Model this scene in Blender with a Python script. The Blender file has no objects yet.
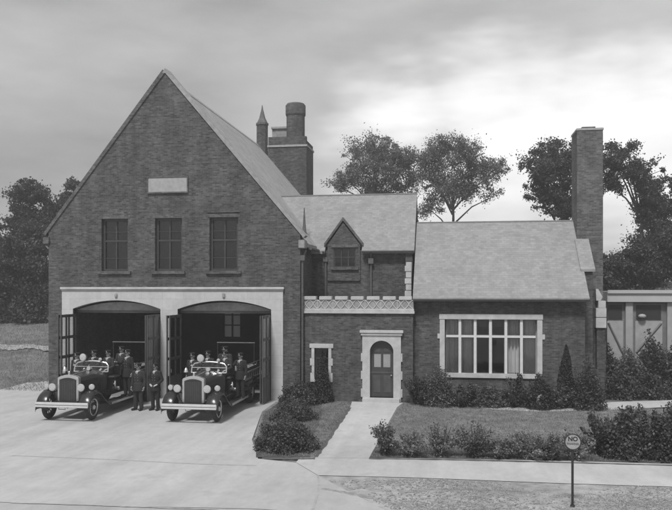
import bpy, bmesh, math, random
from math import radians as R, pi, sin, cos, tan, atan, sqrt
from mathutils import Vector, Matrix
import numpy as np
random.seed(7); rng = np.random.default_rng(7)
scene = bpy.context.scene
COL = scene.collection

# ------------------------------------------------------------------ camera
F, VX, HY, D, H = 750.0, 450.0, 288.0, 30.0, 4.6      # focal length and vanishing point in 672 px units, distance, height
PSI = atan((VX-336)/F)
cd = bpy.data.cameras.new('camera'); cam = bpy.data.objects.new('camera', cd); COL.objects.link(cam)
cam.location = (0, -D, H); cam.rotation_euler = (R(90), 0, PSI)
cd.sensor_width = 36; cd.lens = F/672*36; cd.shift_y = (HY-255)/672; cd.clip_end = 3000; cd.clip_start = .1
scene.camera = cam

# ------------------------------------------------------------------ light
SUN_EL, SUN_AZ = 56, 190          # high sun behind the camera, a little to the left
w = bpy.data.worlds.new('World'); scene.world = w; w.use_nodes = True
nt = w.node_tree; nt.nodes.clear(); N = nt.nodes.new; L = nt.links.new
out = N('ShaderNodeOutputWorld'); bg = N('ShaderNodeBackground'); bg.inputs[1].default_value = .12
sky = N('ShaderNodeTexSky'); sky.sky_type = 'NISHITA'; sky.sun_disc = False
sky.sun_elevation = R(SUN_EL); sky.sun_rotation = R(SUN_AZ)
bw = N('ShaderNodeRGBToBW'); L(sky.outputs[0], bw.inputs[0])
tc = N('ShaderNodeTexCoord')
def math_(op, a, b=None, c=None):
    n = N('ShaderNodeMath'); n.operation = op
    for i, v in enumerate((a, b, c)):
        if v is None: continue
        if isinstance(v, (int, float)): n.inputs[i].default_value = v
        else: L(v, n.inputs[i])
    return n.outputs[0]
def cloud(scale, detail, sx, sy, sz, off=0):
    mp = N('ShaderNodeMapping'); mp.inputs['Scale'].default_value = (sx, sy, sz); mp.inputs['Location'].default_value = (off, off, off)
    L(tc.outputs['Generated'], mp.inputs[0])
    n = N('ShaderNodeTexNoise'); n.inputs['Scale'].default_value = scale; n.inputs['Detail'].default_value = detail
    n.inputs['Roughness'].default_value = .55
    L(mp.outputs[0], n.inputs['Vector']); return n.outputs[0]
def lobe(px, py, lo, hi):          # bright break in the cloud round one compass direction
    ux, uz = (px-336)/F, (HY-py)/F
    v = Vector((-sin(PSI)+ux*cos(PSI), cos(PSI)+ux*sin(PSI), uz)).normalized()
    d = N('ShaderNodeVectorMath'); d.operation = 'DOT_PRODUCT'; L(tc.outputs['Generated'], d.inputs[0]); d.inputs[1].default_value = v
    m = N('ShaderNodeMapRange'); m.interpolation_type = 'SMOOTHSTEP'; m.inputs['From Min'].default_value = lo; m.inputs['From Max'].default_value = hi
    L(math_('ADD', d.outputs['Value'], math_('MULTIPLY', math_('SUBTRACT', cloud(3.2, 4, 1, 1, 3, 3), .5), .035)), m.inputs['Value']); return m.outputs[0]
c1 = cloud(2.6, 6, 1, 1, 3.2)
base = math_('ADD', 2.45, math_('MULTIPLY', math_('SUBTRACT', c1, .5), 3.6))
base = math_('MAXIMUM', base, 1.9)
lob = [lobe(430, 175, .9865, .9995), lobe(510, 150, .984, .9985), lobe(590, 160, .984, .9985), lobe(680, 165, .982, .9985)]
mx_ = lob[0]
for q_ in lob[1:]: mx_ = math_('MAXIMUM', mx_, q_)
wide = lobe(520, 150, .90, .995)
cl = math_('ADD', math_('ADD', base, math_('MULTIPLY', mx_, 3.2)), math_('MULTIPLY', wide, .75))
tot = math_('ADD', math_('MULTIPLY', cl, .93), math_('MULTIPLY', bw.outputs[0], .07))
cc = N('ShaderNodeCombineColor'); [L(tot, cc.inputs[i]) for i in range(3)]
L(cc.outputs[0], bg.inputs[0]); L(bg.outputs[0], out.inputs[0])
sd = bpy.data.lights.new('sun', 'SUN'); so = bpy.data.objects.new('sun', sd); COL.objects.link(so)
sd.energy = 2.2; sd.angle = R(10); sd.color = (1, 1, 1)
az = R(SUN_AZ); el = R(SUN_EL)
sv = Vector((sin(az)*cos(el), cos(az)*cos(el), sin(el)))      # towards the sun
so.rotation_euler = sv.to_track_quat('Z', 'Y').to_euler(); so.location = (0, -20, 30)
vs = scene.view_settings; vs.view_transform = 'Standard'; vs.look = 'None'; vs.gamma = 1; vs.use_curve_mapping = False; vs.exposure = 0.62

# ------------------------------------------------------------------ measuring helpers (a picture measurement at a known depth gives a real size)
def XZ(px, py, Y):
    t = tan(atan((px-336)/F)-PSI); X = t*(D+Y); fwd = (D+Y)*cos(PSI)-X*sin(PSI)
    return X, H+(HY-py)*fwd/F
def X_(px, Y): return XZ(px, 0, Y)[0]
def Z_(px, py, Y): return XZ(px, py, Y)[1]
def G(px, py):
    fwd = F*H/(py-HY); t = tan(atan((px-336)/F)-PSI)
    d = fwd/(cos(PSI)-t*sin(PSI)); return t*d, d-D

# ------------------------------------------------------------------ materials
def mat(name, col, rough=.85, var=.15, scale=3.0, bump=0.0, bscale=40, metal=0, detail=5, big=0.0):
    m = bpy.data.materials.new(name); m.use_nodes = True; t = m.node_tree; p = t.nodes['Principled BSDF']
    p.inputs['Roughness'].default_value = rough; p.inputs['Metallic'].default_value = metal
    tc = t.nodes.new('ShaderNodeTexCoord'); n = t.nodes.new('ShaderNodeTexNoise'); n.inputs['Scale'].default_value = scale; n.inputs['Detail'].default_value = detail
    t.links.new(tc.outputs['Object'], n.inputs['Vector'])
    r = t.nodes.new('ShaderNodeMapRange'); r.inputs['From Min'].default_value = .3; r.inputs['From Max'].default_value = .7
    r.inputs['To Min'].default_value = col*(1-var); r.inputs['To Max'].default_value = col*(1+var); r.clamp = False
    t.links.new(n.outputs[0], r.inputs['Value'])
    v = r.outputs[0]
    if big:
        n3 = t.nodes.new('ShaderNodeTexNoise'); n3.inputs['Scale'].default_value = scale*.12; n3.inputs['Detail'].default_value = 3
        t.links.new(tc.outputs['Object'], n3.inputs['Vector'])
        r3 = t.nodes.new('ShaderNodeMapRange'); r3.inputs['From Min'].default_value = .3; r3.inputs['From Max'].default_value = .7
        r3.inputs['To Min'].default_value = 1-big; r3.inputs['To Max'].default_value = 1+big; t.links.new(n3.outputs[0], r3.inputs['Value'])
        mm = t.nodes.new('ShaderNodeMath'); mm.operation = 'MULTIPLY'; t.links.new(v, mm.inputs[0]); t.links.new(r3.outputs[0], mm.inputs[1]); v = mm.outputs[0]
    c = t.nodes.new('ShaderNodeCombineColor')
    for i in range(3): t.links.new(v, c.inputs[i])
    t.links.new(c.outputs[0], p.inputs['Base Color'])
    if bump:
        n2 = t.nodes.new('ShaderNodeTexNoise'); n2.inputs['Scale'].default_value = bscale; n2.inputs['Detail'].default_value = 4
        t.links.new(tc.outputs['Object'], n2.inputs['Vector'])
        b = t.nodes.new('ShaderNodeBump'); b.inputs['Strength'].default_value = bump; b.inputs['Distance'].default_value = .03
        t.links.new(n2.outputs[0], b.inputs['Height']); t.links.new(b.outputs[0], p.inputs['Normal'])
    return m

def brickmat(name, c1, c2, mortar, bwid, bh, msize, u='xy', bump=.4, stain=.2, rough=.9, off=.5, bias=0.0, wob=0.0):
    m = bpy.data.materials.new(name); m.use_nodes = True; t = m.node_tree; p = t.nodes['Principled BSDF']; p.inputs['Roughness'].default_value = rough
    n = t.nodes.new; l = t.links.new
    tc = n('ShaderNodeTexCoord'); s = n('ShaderNodeSeparateXYZ'); l(tc.outputs['Object'], s.inputs[0]); cb = n('ShaderNodeCombineXYZ')
    if u == 'xy':
        a = n('ShaderNodeMath'); a.operation = 'ADD'; l(s.outputs[0], a.inputs[0]); l(s.outputs[1], a.inputs[1]); l(a.outputs[0], cb.inputs[0])
    else: l(s.outputs[0 if u == 'x' else 1], cb.inputs[0])
    if wob:
        nw = n('ShaderNodeTexNoise'); nw.inputs['Scale'].default_value = 6; l(tc.outputs['Object'], nw.inputs['Vector'])
        a2 = n('ShaderNodeMath'); a2.operation = 'MULTIPLY_ADD'; l(nw.outputs[0], a2.inputs[0]); a2.inputs[1].default_value = wob; l(s.outputs[2], a2.inputs[2]); l(a2.outputs[0], cb.inputs[1])
    else: l(s.outputs[2], cb.inputs[1])
    b = n('ShaderNodeTexBrick'); l(cb.outputs[0], b.inputs['Vector'])
    b.inputs['Color1'].default_value = (c1,)*3+(1,); b.inputs['Color2'].default_value = (c2,)*3+(1,); b.inputs['Mortar'].default_value = (mortar,)*3+(1,)
    b.inputs['Scale'].default_value = 1; b.inputs['Brick Width'].default_value = bwid; b.inputs['Row Height'].default_value = bh
    b.inputs['Mortar Size'].default_value = msize; b.inputs['Mortar Smooth'].default_value = .3; b.inputs['Bias'].default_value = bias; b.offset = off
    n1 = n('ShaderNodeTexNoise'); n1.inputs['Scale'].default_value = 1.1; n1.inputs['Detail'].default_value = 8; n1.inputs['Roughness'].default_value = .65; l(tc.outputs['Object'], n1.inputs['Vector'])
    r = n('ShaderNodeMapRange'); r.inputs['From Min'].default_value = .3; r.inputs['From Max'].default_value = .7; r.inputs['To Min'].default_value = 1-stain; r.inputs['To Max'].default_value = 1+stain; l(n1.outputs[0], r.inputs['Value'])
    n4 = n('ShaderNodeTexNoise'); n4.inputs['Scale'].default_value = 7; n4.inputs['Detail'].default_value = 3; l(tc.outputs['Object'], n4.inputs['Vector'])
    r4 = n('ShaderNodeMapRange'); r4.inputs['From Min'].default_value = .3; r4.inputs['From Max'].default_value = .7; r4.inputs['To Min'].default_value = 1-stain*.7; r4.inputs['To Max'].default_value = 1+stain*.7; l(n4.outputs[0], r4.inputs['Value'])
    mm0 = n('ShaderNodeMath'); mm0.operation = 'MULTIPLY'; l(r.outputs[0], mm0.inputs[0]); l(r4.outputs[0], mm0.inputs[1])
    g5 = n('ShaderNodeMapping'); g5.inputs['Scale'].default_value = (2.2, 2.2, .16); l(tc.outputs['Object'], g5.inputs[0]); n5 = n('ShaderNodeTexNoise'); n5.inputs['Scale'].default_value = 1.6; n5.inputs['Detail'].default_value = 6; l(g5.outputs[0], n5.inputs['Vector'])
    r5 = n('ShaderNodeMapRange'); r5.inputs['From Min'].default_value = .35; r5.inputs['From Max'].default_value = .65; r5.inputs['To Min'].default_value = 1-stain*.45; r5.inputs['To Max'].default_value = 1+stain*.45; l(n5.outputs[0], r5.inputs['Value'])
    mm = n('ShaderNodeMath'); mm.operation = 'MULTIPLY'; l(mm0.outputs[0], mm.inputs[0]); l(r5.outputs[0], mm.inputs[1])
    x = n('ShaderNodeVectorMath'); x.operation = 'SCALE'; l(b.outputs[0], x.inputs[0]); l(mm.outputs[0], x.inputs['Scale']); l(x.outputs[0], p.inputs['Base Color'])
    bp = n('ShaderNodeBump'); bp.inputs['Strength'].default_value = bump; bp.inputs['Distance'].default_value = .012; bp.invert = True; l(b.outputs['Fac'], bp.inputs['Height']); l(bp.outputs[0], p.inputs['Normal'])
    return m

M = dict(
 brick=brickmat('brick', .038, .10, .09, .205, .068, .010, stain=.30),
 brick2=brickmat('brick_chimney', .055, .125, .12, .205, .068, .010, stain=.28),
 roof_y=brickmat('slate_main_roof', .30, .36, .28, .22, .09, .004, u='y', stain=.14, bump=.5, wob=.03),
 roof_x=brickmat('slate_roof', .235, .285, .22, .22, .09, .004, u='x', stain=.10, bump=.5, wob=.03),
 ashlar=brickmat('ashlar', .46, .50, .37, .92, .46, .006, stain=.07, bump=.2),
 stone=mat('limestone', .48, .8, .12, 4, .3, 60, big=.1),
 stone_d=mat('weathered_limestone', .30, .85, .2, 5, .4, 60, big=.1),
 concrete=mat('concrete_paving', .41, .9, .09, .9, .2, 60, big=.16, detail=10),
 walk=mat('sidewalk_concrete', .42, .9, .09, 1.5, .2, 60, big=.1, detail=9),
 path=mat('path_stone', .42, .9, .2, 2.2, .2, 50, big=.15, detail=8),
 road=mat('road_surface', .36, .9, .12, 1.5, .4, 40, big=.1),
 dirt=mat('bare_earth', .30, .95, .28, 3.5, .9, 14, big=.2, detail=10),
 lawn=mat('lawn_soil', .18, .95, .3, 4, .8, 22, big=.25, detail=9),
 field=mat('field_ground', .15, .95, .3, 1.2, .9, 8, big=.3, detail=10),
 dust=mat('pale_track', .32, .95, .2, 2, .5, 20),
 leafy=mat('leaf', .062, .7, .5, 1.4),
 leafp=mat('leaf_pale', .12, .7, .4, 1.4),
 gravel=mat('gravel', .26, .9, .5, 9),
 leafm=mat('leaf_mid', .10, .7, .4, 3),
 needle=mat('needle', .035, .8, .4, 2),
 hedge=mat('shrub_leaf', .065, .7, .5, 3),
 grass=mat('grass_blade', .18, .8, .35, 2),
 straw=mat('dry_grass', .25, .8, .35, 2),
 bark=mat('bark', .07, .95, .35, 8, .8, 20),
 paint=mat('dark_enamel', .02, .25, .2, 4),
 sash=mat('painted_sash', .07, .5, .2, 4),
 doorp=mat('door_paint', .05, .45, .15, 4),
 white=mat('white_paint', .62, .6, .06, 6),
 nickel=mat('nickel', .62, .3, .05, 6, metal=.8),
 chromew=mat('bright_bumper', .6, .45, .06, 6, metal=.15),
 lens=mat('lamp_lens', .55, .12, .1, 20, metal=.35),
 rubber=mat('tyre_rubber', .03, .8, .2, 9),
 leather=mat('seat_leather', .04, .45, .2, 9),
 iron=mat('black_iron', .025, .5, .2, 9),
 core=mat('radiator_core', .02, .6, .3, 60),
 skin=mat('skin', .34, .6, .05, 9),
 cloth=mat('uniform_wool', .014, .9, .2, 30),
 cloth2=mat('faded_wool', .024, .9, .2, 30),
 shirt=mat('white_shirt', .65, .8, .05, 9),
 hair=mat('hair', .02, .7, .2, 60),
 shoe=mat('shoe_leather', .015, .4, .1, 9),
 brass=mat('button_metal', .5, .35, .05, 9, metal=.8),
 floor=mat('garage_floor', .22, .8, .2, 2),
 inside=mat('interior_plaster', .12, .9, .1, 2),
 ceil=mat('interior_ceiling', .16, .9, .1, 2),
 blind=mat('window_shade', .11, .8, .1, 3),
 shade=mat('roller_shade', .30, .8, .08, 3),
 fascia=mat('porch_fascia', .42, .7, .06, 1.5),
 panel=mat('shed_panel', .33, .75, .12, 3),
 board=mat('wood_board', .16, .8, .2, 4),
 lead=mat('lead_metal', .10, .6, .2, 6),
 cap=mat('concrete_cap', .34, .8, .12, 6),
 hose=mat('canvas_hose', .3, .9, .15, 15),
 signw=mat('sign_enamel', .29, .6, .25, 12),
 signk=mat('sign_black', .02, .5, .1, 30),
)
def concrete(name, col):
    m = mat(name, col, .9, .07, .9, .25, 70, big=.12, detail=10); t = m.node_tree; p = t.nodes['Principled BSDF']; src = p.inputs['Base Color'].links[0].from_socket
    tc = t.nodes.new('ShaderNodeTexCoord'); cur = src
    for sc, mp, lo, hi, a_, b_, dt in ((90, (1, 1, 1), .3, .7, .88, 1.12, 2), (1.0, (1.6, .14, 1), .35, .7, 1.06, .90, 4), (.9, (1, 1, 1), .60, .72, 1.0, .84, 6), (14, (1, 1, 1), .62, .72, 1.0, .86, 3), (6, (1, .5, 1), .3, .7, .95, 1.05, 5)):
        g_ = t.nodes.new('ShaderNodeMapping'); g_.inputs['Scale'].default_value = mp; t.links.new(tc.outputs['Object'], g_.inputs[0])
        n = t.nodes.new('ShaderNodeTexNoise'); n.inputs['Scale'].default_value = sc; n.inputs['Detail'].default_value = dt; t.links.new(g_.outputs[0], n.inputs['Vector'])
        r = t.nodes.new('ShaderNodeMapRange'); r.inputs['From Min'].default_value = lo; r.inputs['From Max'].default_value = hi; r.inputs['To Min'].default_value = a_; r.inputs['To Max'].default_value = b_; t.links.new(n.outputs[0], r.inputs['Value'])
        x = t.nodes.new('ShaderNodeVectorMath'); x.operation = 'SCALE'; t.links.new(cur, x.inputs[0]); t.links.new(r.outputs[0], x.inputs['Scale']); cur = x.outputs[0]
    t.links.new(cur, p.inputs['Base Color']); return m
M['concrete'] = concrete('concrete_paving', .43); M['walk'] = concrete('sidewalk_concrete', .45); M['path'] = concrete('path_concrete', .45); M['road'] = concrete('road_surface', .39)
def leafmat(name, col, tr):
    m = bpy.data.materials.new(name); m.use_nodes = True; t = m.node_tree; t.nodes.clear(); n = t.nodes.new; l = t.links.new
    tc = n('ShaderNodeTexCoord'); cur = None
    rs = []
    for sc, a_, b_ in ((.7, .65, 1.35), (7, .55, 1.45)):
        q = n('ShaderNodeTexNoise'); q.inputs['Scale'].default_value = sc; q.inputs['Detail'].default_value = 3; l(tc.outputs['Object'], q.inputs['Vector'])
        r = n('ShaderNodeMapRange'); r.inputs['From Min'].default_value = .3; r.inputs['From Max'].default_value = .7; r.inputs['To Min'].default_value = a_; r.inputs['To Max'].default_value = b_; l(q.outputs[0], r.inputs['Value']); rs.append(r.outputs[0])
    k = n('ShaderNodeMath'); k.operation = 'MULTIPLY'; l(rs[0], k.inputs[0]); l(rs[1], k.inputs[1]); k2 = n('ShaderNodeMath'); k2.operation = 'MULTIPLY'; l(k.outputs[0], k2.inputs[0]); k2.inputs[1].default_value = col
    c = n('ShaderNodeCombineColor'); [l(k2.outputs[0], c.inputs[i]) for i in range(3)]
    p = n('ShaderNodeBsdfPrincipled'); p.inputs['Roughness'].default_value = .55; l(c.outputs[0], p.inputs['Base Color']); tl = n('ShaderNodeBsdfTranslucent'); l(c.outputs[0], tl.inputs[0])
    mx = n('ShaderNodeMixShader'); mx.inputs[0].default_value = tr; l(p.outputs[0], mx.inputs[1]); l(tl.outputs[0], mx.inputs[2]); o = n('ShaderNodeOutputMaterial'); l(mx.outputs[0], o.inputs[0]); return m
M['leafy'] = leafmat('leaf', .075, .4); M['leafp'] = leafmat('leaf_pale', .17, .45); M['hedge'] = leafmat('shrub_leaf', .075, .25); M['leafm'] = leafmat('leaf_mid', .12, .3); M['leafl'] = leafmat('leaf_light', .20, .3)  # leafp is lightened to imitate flare fading the middle trees
M['bed'] = mat('bed_soil', .07, .95, .35, 6, .9, 18)
# curtain: vertical folds
m = mat('curtain', .5, .9, .05, 2); M['curtain'] = mat('curtain', .62, .9, .05, 2)
def glassmat(name, refl, tint=.9):
    m = bpy.data.materials.new(name); m.use_nodes = True; t = m.node_tree; t.nodes.clear(); n = t.nodes.new
    o = n('ShaderNodeOutputMaterial'); mx = n('ShaderNodeMixShader'); tr = n('ShaderNodeBsdfTransparent'); tr.inputs[0].default_value = (tint,)*3+(1,)
    gl = n('ShaderNodeBsdfGlossy'); gl.inputs['Roughness'].default_value = .03; fr = n('ShaderNodeFresnel'); fr.inputs[0].default_value = 1.5
    a = n('ShaderNodeMath'); a.operation = 'MULTIPLY'; a.inputs[1].default_value = refl; t.links.new(fr.outputs[0], a.inputs[0])
    t.links.new(a.outputs[0], mx.inputs[0]); t.links.new(tr.outputs[0], mx.inputs[1]); t.links.new(gl.outputs[0], mx.inputs[2]); t.links.new(mx.outputs[0], o.inputs[0]); return m
M['glass'] = glassmat('window_glass', 1.3)
def frost():
    m = bpy.data.materials.new('obscured_glass'); m.use_nodes = True; t = m.node_tree; t.nodes.clear(); n = t.nodes.new
    o = n('ShaderNodeOutputMaterial'); mx = n('ShaderNodeMixShader'); mx.inputs[0].default_value = .45
    a = n('ShaderNodeBsdfTranslucent'); a.inputs[0].default_value = (.8,.8,.8,1); b = n('ShaderNodeBsdfDiffuse'); b.inputs[0].default_value = (.5,.5,.5,1)
    t.links.new(a.outputs[0], mx.inputs[1]); t.links.new(b.outputs[0], mx.inputs[2]); t.links.new(mx.outputs[0], o.inputs[0]); return m
M['frost'] = frost()

# ------------------------------------------------------------------ object helpers
def link(name, me, m, parent=None):
    o = bpy.data.objects.new(name, me); COL.objects.link(o)
    if m is not None and not me.materials: me.materials.append(m)
    if parent is not None:
        o.parent = parent
        if parent.get('_abs'): o.location = -Vector(parent['_base'])
        if parent.get('_abs_child'): pass
    return o
def thing(name, loc, label, cat, group=None, rz=0, absolute=False):
    o = bpy.data.objects.new(name, None); COL.objects.link(o); o.location = loc; o.rotation_euler = (0, 0, rz)
    o['label'] = label; o['category'] = cat
    if group: o['group'] = group
    if absolute: o['_abs'] = 1; o['_base'] = list(loc)
    return o
def tag(o, label, cat, group=None):
    o['label'] = label; o['category'] = cat
    if group: o['group'] = group
    return o
def dup(root, loc, rz, label, group=None):
    r = root.copy(); COL.objects.link(r); r.location = loc; r.rotation_euler = (0, 0, rz); r['label'] = label
    if group: r['group'] = group
    for ch in list(root.children):
        c = ch.copy(); COL.objects.link(c); c.parent = r
        for g in list(ch.children):
            d = g.copy(); COL.objects.link(d); d.parent = c
    return r

class MB:
    def __init__(s): s.bm = bmesh.new()
    def box(s, x0, x1, y0, y1, z0, z1):
        v = [s.bm.verts.new((x, y, z)) for x in (x0, x1) for y in (y0, y1) for z in (z0, z1)]
        for f in ((0,1,3,2),(4,6,7,5),(0,4,5,1),(2,3,7,6),(0,2,6,4),(1,5,7,3)): s.bm.faces.new([v[i] for i in f])
        return s
    def obox(s, c, size, rot):        # oriented box
        mtx = Matrix.Translation(c) @ rot.to_4x4()
        hx, hy, hz = [k/2 for k in size]
        v = [s.bm.verts.new(mtx @ Vector((x, y, z))) for x in (-hx, hx) for y in (-hy, hy) for z in (-hz, hz)]
        for f in ((0,1,3,2),(4,6,7,5),(0,4,5,1),(2,3,7,6),(0,2,6,4),(1,5,7,3)): s.bm.faces.new([v[i] for i in f])
        return s
    def tube(s, pts, rad, n=10, cap=True):
        pts = [Vector(p) for p in pts]
        if isinstance(rad, (int, float)): rad = [rad]*len(pts)
        rings = []; prev = None
        for i, p in enumerate(pts):
            a = pts[max(i-1, 0)]; b = pts[min(i+1, len(pts)-1)]; d = (b-a).normalized()
            if prev is None:
                up = Vector((0, 0, 1)) if abs(d.z) < .9 else Vector((1, 0, 0)); u = d.cross(up).normalized()
            else: u = (prev-d*prev.dot(d)).normalized()
            prev = u; v = d.cross(u)
            rings.append([s.bm.verts.new(p+(u*cos(2*pi*k/n)+v*sin(2*pi*k/n))*rad[i]) for k in range(n)])
        for a, b in zip(rings, rings[1:]):
            for k in range(n): s.bm.faces.new((a[k], a[(k+1) % n], b[(k+1) % n], b[k]))
        if cap:
            s.bm.faces.new(rings[0][::-1]); s.bm.faces.new(rings[-1])
        return s
    def ball(s, c, r, sc=(1, 1, 1), rot=None, sub=2):
        m = Matrix.Translation(c) @ (rot.to_4x4() if rot else Matrix.Identity(4)) @ Matrix.Diagonal((*[r*k for k in sc], 1))
        bmesh.ops.create_icosphere(s.bm, subdivisions=sub, radius=1, matrix=m); return s
    def ring(s, c, axis, R_, r, n=28, m=8, sq=1.0):
        axis = Vector(axis).normalized(); u = axis.orthogonal().normalized(); v = axis.cross(u); c = Vector(c); rings = []
        for i in range(n):
            a = 2*pi*i/n; d = u*cos(a)+v*sin(a)
            rings.append([s.bm.verts.new(c+d*(R_+r*cos(2*pi*k/m))+axis*r*sq*sin(2*pi*k/m)) for k in range(m)])
        for i in range(n):
            a, b = rings[i], rings[(i+1) % n]
            for k in range(m): s.bm.faces.new((a[k], a[(k+1) % m], b[(k+1) % m], b[k]))
        return s
    def prism(s, pts, ax, a, b):       # pts 2-d outline; ax = extrusion axis
        def mk(p, t): return {'y': (p[0], t, p[1]), 'x': (t, p[0], p[1]), 'z': (p[0], p[1], t)}[ax]
        A = [s.bm.verts.new(mk(p, a)) for p in pts]; B = [s.bm.verts.new(mk(p, b)) for p in pts]; n = len(pts)
        s.bm.faces.new(A); s.bm.faces.new(B[::-1])
        for i in range(n): s.bm.faces.new((A[i], B[i], B[(i+1) % n], A[(i+1) % n]))
        return s
    def face(s, pts):
        s.bm.faces.new([s.bm.verts.new(p) for p in pts]); return s
    def done(s, name, m, parent=None, bevel=0, smooth=False, seg=2):
        bmesh.ops.recalc_face_normals(s.bm, faces=s.bm.faces)
        if bevel:
            bmesh.ops.bevel(s.bm, geom=[e for e in s.bm.edges if len(e.link_faces) == 2 and e.calc_face_angle(0) > .6], offset=bevel, segments=seg, affect='EDGES', clamp_overlap=True)
        me = bpy.data.meshes.new(name); s.bm.to_mesh(me); s.bm.free()
        if smooth:
            me.polygons.foreach_set('use_smooth', [True]*len(me.polygons))
            try: me.set_sharp_from_angle(angle=R(40))
            except Exception: pass
        return link(name, me, m, parent)

def wall_grid(mb, x0, x1, z0, z1, y0, y1, holes, top=None):
    """wall in the XZ plane (thickness y0..y1) with rectangular holes (xa,xb,za,zb); top = list of planes to trim a gable"""
    xs = sorted({x0, x1, *[h for q in holes for h in q[:2]]}); zs = sorted({z0, z1, *[h for q in holes for h in q[2:]]})
    xs = [x for x in xs if x0 <= x <= x1]; zs = [z for z in zs if z0 <= z <= z1]
    def solid(i, j):
        if not (0 <= i < len(xs)-1 and 0 <= j < len(zs)-1): return False
        cx = (xs[i]+xs[i+1])/2; cz = (zs[j]+zs[j+1])/2
        return not any(a < cx < b and c < cz < d for a, b, c, d in holes)
    bm = bmesh.new(); V = {}
    def v(i, j, k):
        if (i, j, k) not in V: V[(i, j, k)] = bm.verts.new((xs[i], (y0, y1)[k], zs[j]))
        return V[(i, j, k)]
    for i in range(len(xs)-1):
        for j in range(len(zs)-1):
            if not solid(i, j): continue
            bm.faces.new((v(i, j, 0), v(i+1, j, 0), v(i+1, j+1, 0), v(i, j+1, 0))); bm.faces.new((v(i, j, 1), v(i, j+1, 1), v(i+1, j+1, 1), v(i+1, j, 1)))
            if not solid(i-1, j): bm.faces.new((v(i, j, 0), v(i, j+1, 0), v(i, j+1, 1), v(i, j, 1)))
            if not solid(i+1, j): bm.faces.new((v(i+1, j, 0), v(i+1, j, 1), v(i+1, j+1, 1), v(i+1, j+1, 0)))
            if not solid(i, j-1): bm.faces.new((v(i, j, 0), v(i, j, 1), v(i+1, j, 1), v(i+1, j, 0)))
            if not solid(i, j+1): bm.faces.new((v(i, j+1, 0), v(i+1, j+1, 0), v(i+1, j+1, 1), v(i, j+1, 1)))
    for co, no in (top or []):
        r = bmesh.ops.bisect_plane(bm, geom=bm.verts[:]+bm.edges[:]+bm.faces[:], plane_co=co, plane_no=no, clear_outer=True)
        ed = [e for e in r['geom_cut'] if isinstance(e, bmesh.types.BMEdge)]
        try: bmesh.ops.holes_fill(bm, edges=[e for e in bm.edges if e.is_boundary], sides=0)
        except Exception: pass
    me = bpy.data.meshes.new('tmp'); bm.to_mesh(me); bm.free(); mb.bm.from_mesh(me); bpy.data.meshes.remove(me)

def leaf_mesh(name, pts, size, elong=1.5, up=.3, jitter=.4):
    """many small folded leaves at the given points (numpy Nx3)"""
    n = len(pts); a = rng.normal(size=(n, 3)); a[:, 2] = a[:, 2]*.8; a /= np.linalg.norm(a, axis=1)[:, None]
    b = rng.normal(size=(n, 3)); b[:, 2] += up; b -= a*(a*b).sum(1)[:, None]; b /= np.linalg.norm(b, axis=1)[:, None]
    s = size*(1+jitter*(rng.random(n)-.5)*2)
    u = a*(s*.5)[:, None]; v = b*(s*.5*elong)[:, None]
    V = np.empty((n, 4, 3), np.float32); V[:, 0] = pts-v; V[:, 1] = pts+u; V[:, 2] = pts+v; V[:, 3] = pts-u
    me = bpy.data.meshes.new(name); me.vertices.add(n*4); me.vertices.foreach_set('co', V.ravel())
    me.loops.add(n*4); me.loops.foreach_set('vertex_index', np.arange(n*4, dtype=np.int32)); me.polygons.add(n)
    me.polygons.foreach_set('loop_start', np.arange(0, n*4, 4, dtype=np.int32)); me.polygons.foreach_set('loop_total', np.full(n, 4, np.int32)); me.update(); me.validate()
    return me

# ------------------------------------------------------------------ ground
def GT(px, py):
    d = 5.0; t = tan(atan((px-336)/F)-PSI)
    while d < 200:
        X = t*d; fw = d*cos(PSI)-X*sin(PSI)
        if H+(HY-py)*fw/F <= terr(X, d-D): break
        d += .1
    return X, d-D
def sheet(name, pts, z, m, sub=None):
    mb = MB(); mb.face([(x, y, z) for x, y in pts]); o = mb.done(name, m); 
    if o.data.polygons[0].normal.z < 0: o.data.flip_normals()
    o['kind'] = 'structure'; return o
def g4(*pp): return [G(*p) for p in pp]
# terrain: one sheet to the horizon, rising a little behind on the left
mb = MB(); S = 60
xs_ = [-300, -220, -150, -90]+[-60+2*i for i in range(21)]+[-17.5, -14, -10]+[-6+4*i for i in range(18)]+[90, 150, 220, 300]
ys_ = [-60, -40, -28]+[-20+2*i for i in range(20)]+[20+4*i for i in range(14)]+[100, 150, 300, 500]
def terr(x, y):
    h = 0
    if x < -17.5: h += 2.6*(lambda t: t*t*(3-2*t))(min(1, (-17.5-x)/7))*max(0, min(1, (y-3)/22))
    if y > 40: h += min(2.5, (y-40)*.01)
    return h
gv = [[mb.bm.verts.new((x, y, terr(x, y)-.02)) for y in ys_] for x in xs_]
for i in range(len(xs_)-1):
    for j in range(len(ys_)-1): mb.bm.faces.new((gv[i][j], gv[i+1][j], gv[i+1][j+1], gv[i][j+1]))
o = mb.done('terrain', M['field'], smooth=True); o['kind'] = 'structure'

XL, XR, XA, ZA = -17.05, -6.04, -11.80, 13.5
ZEL, ZER = 6.9, 6.7
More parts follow.
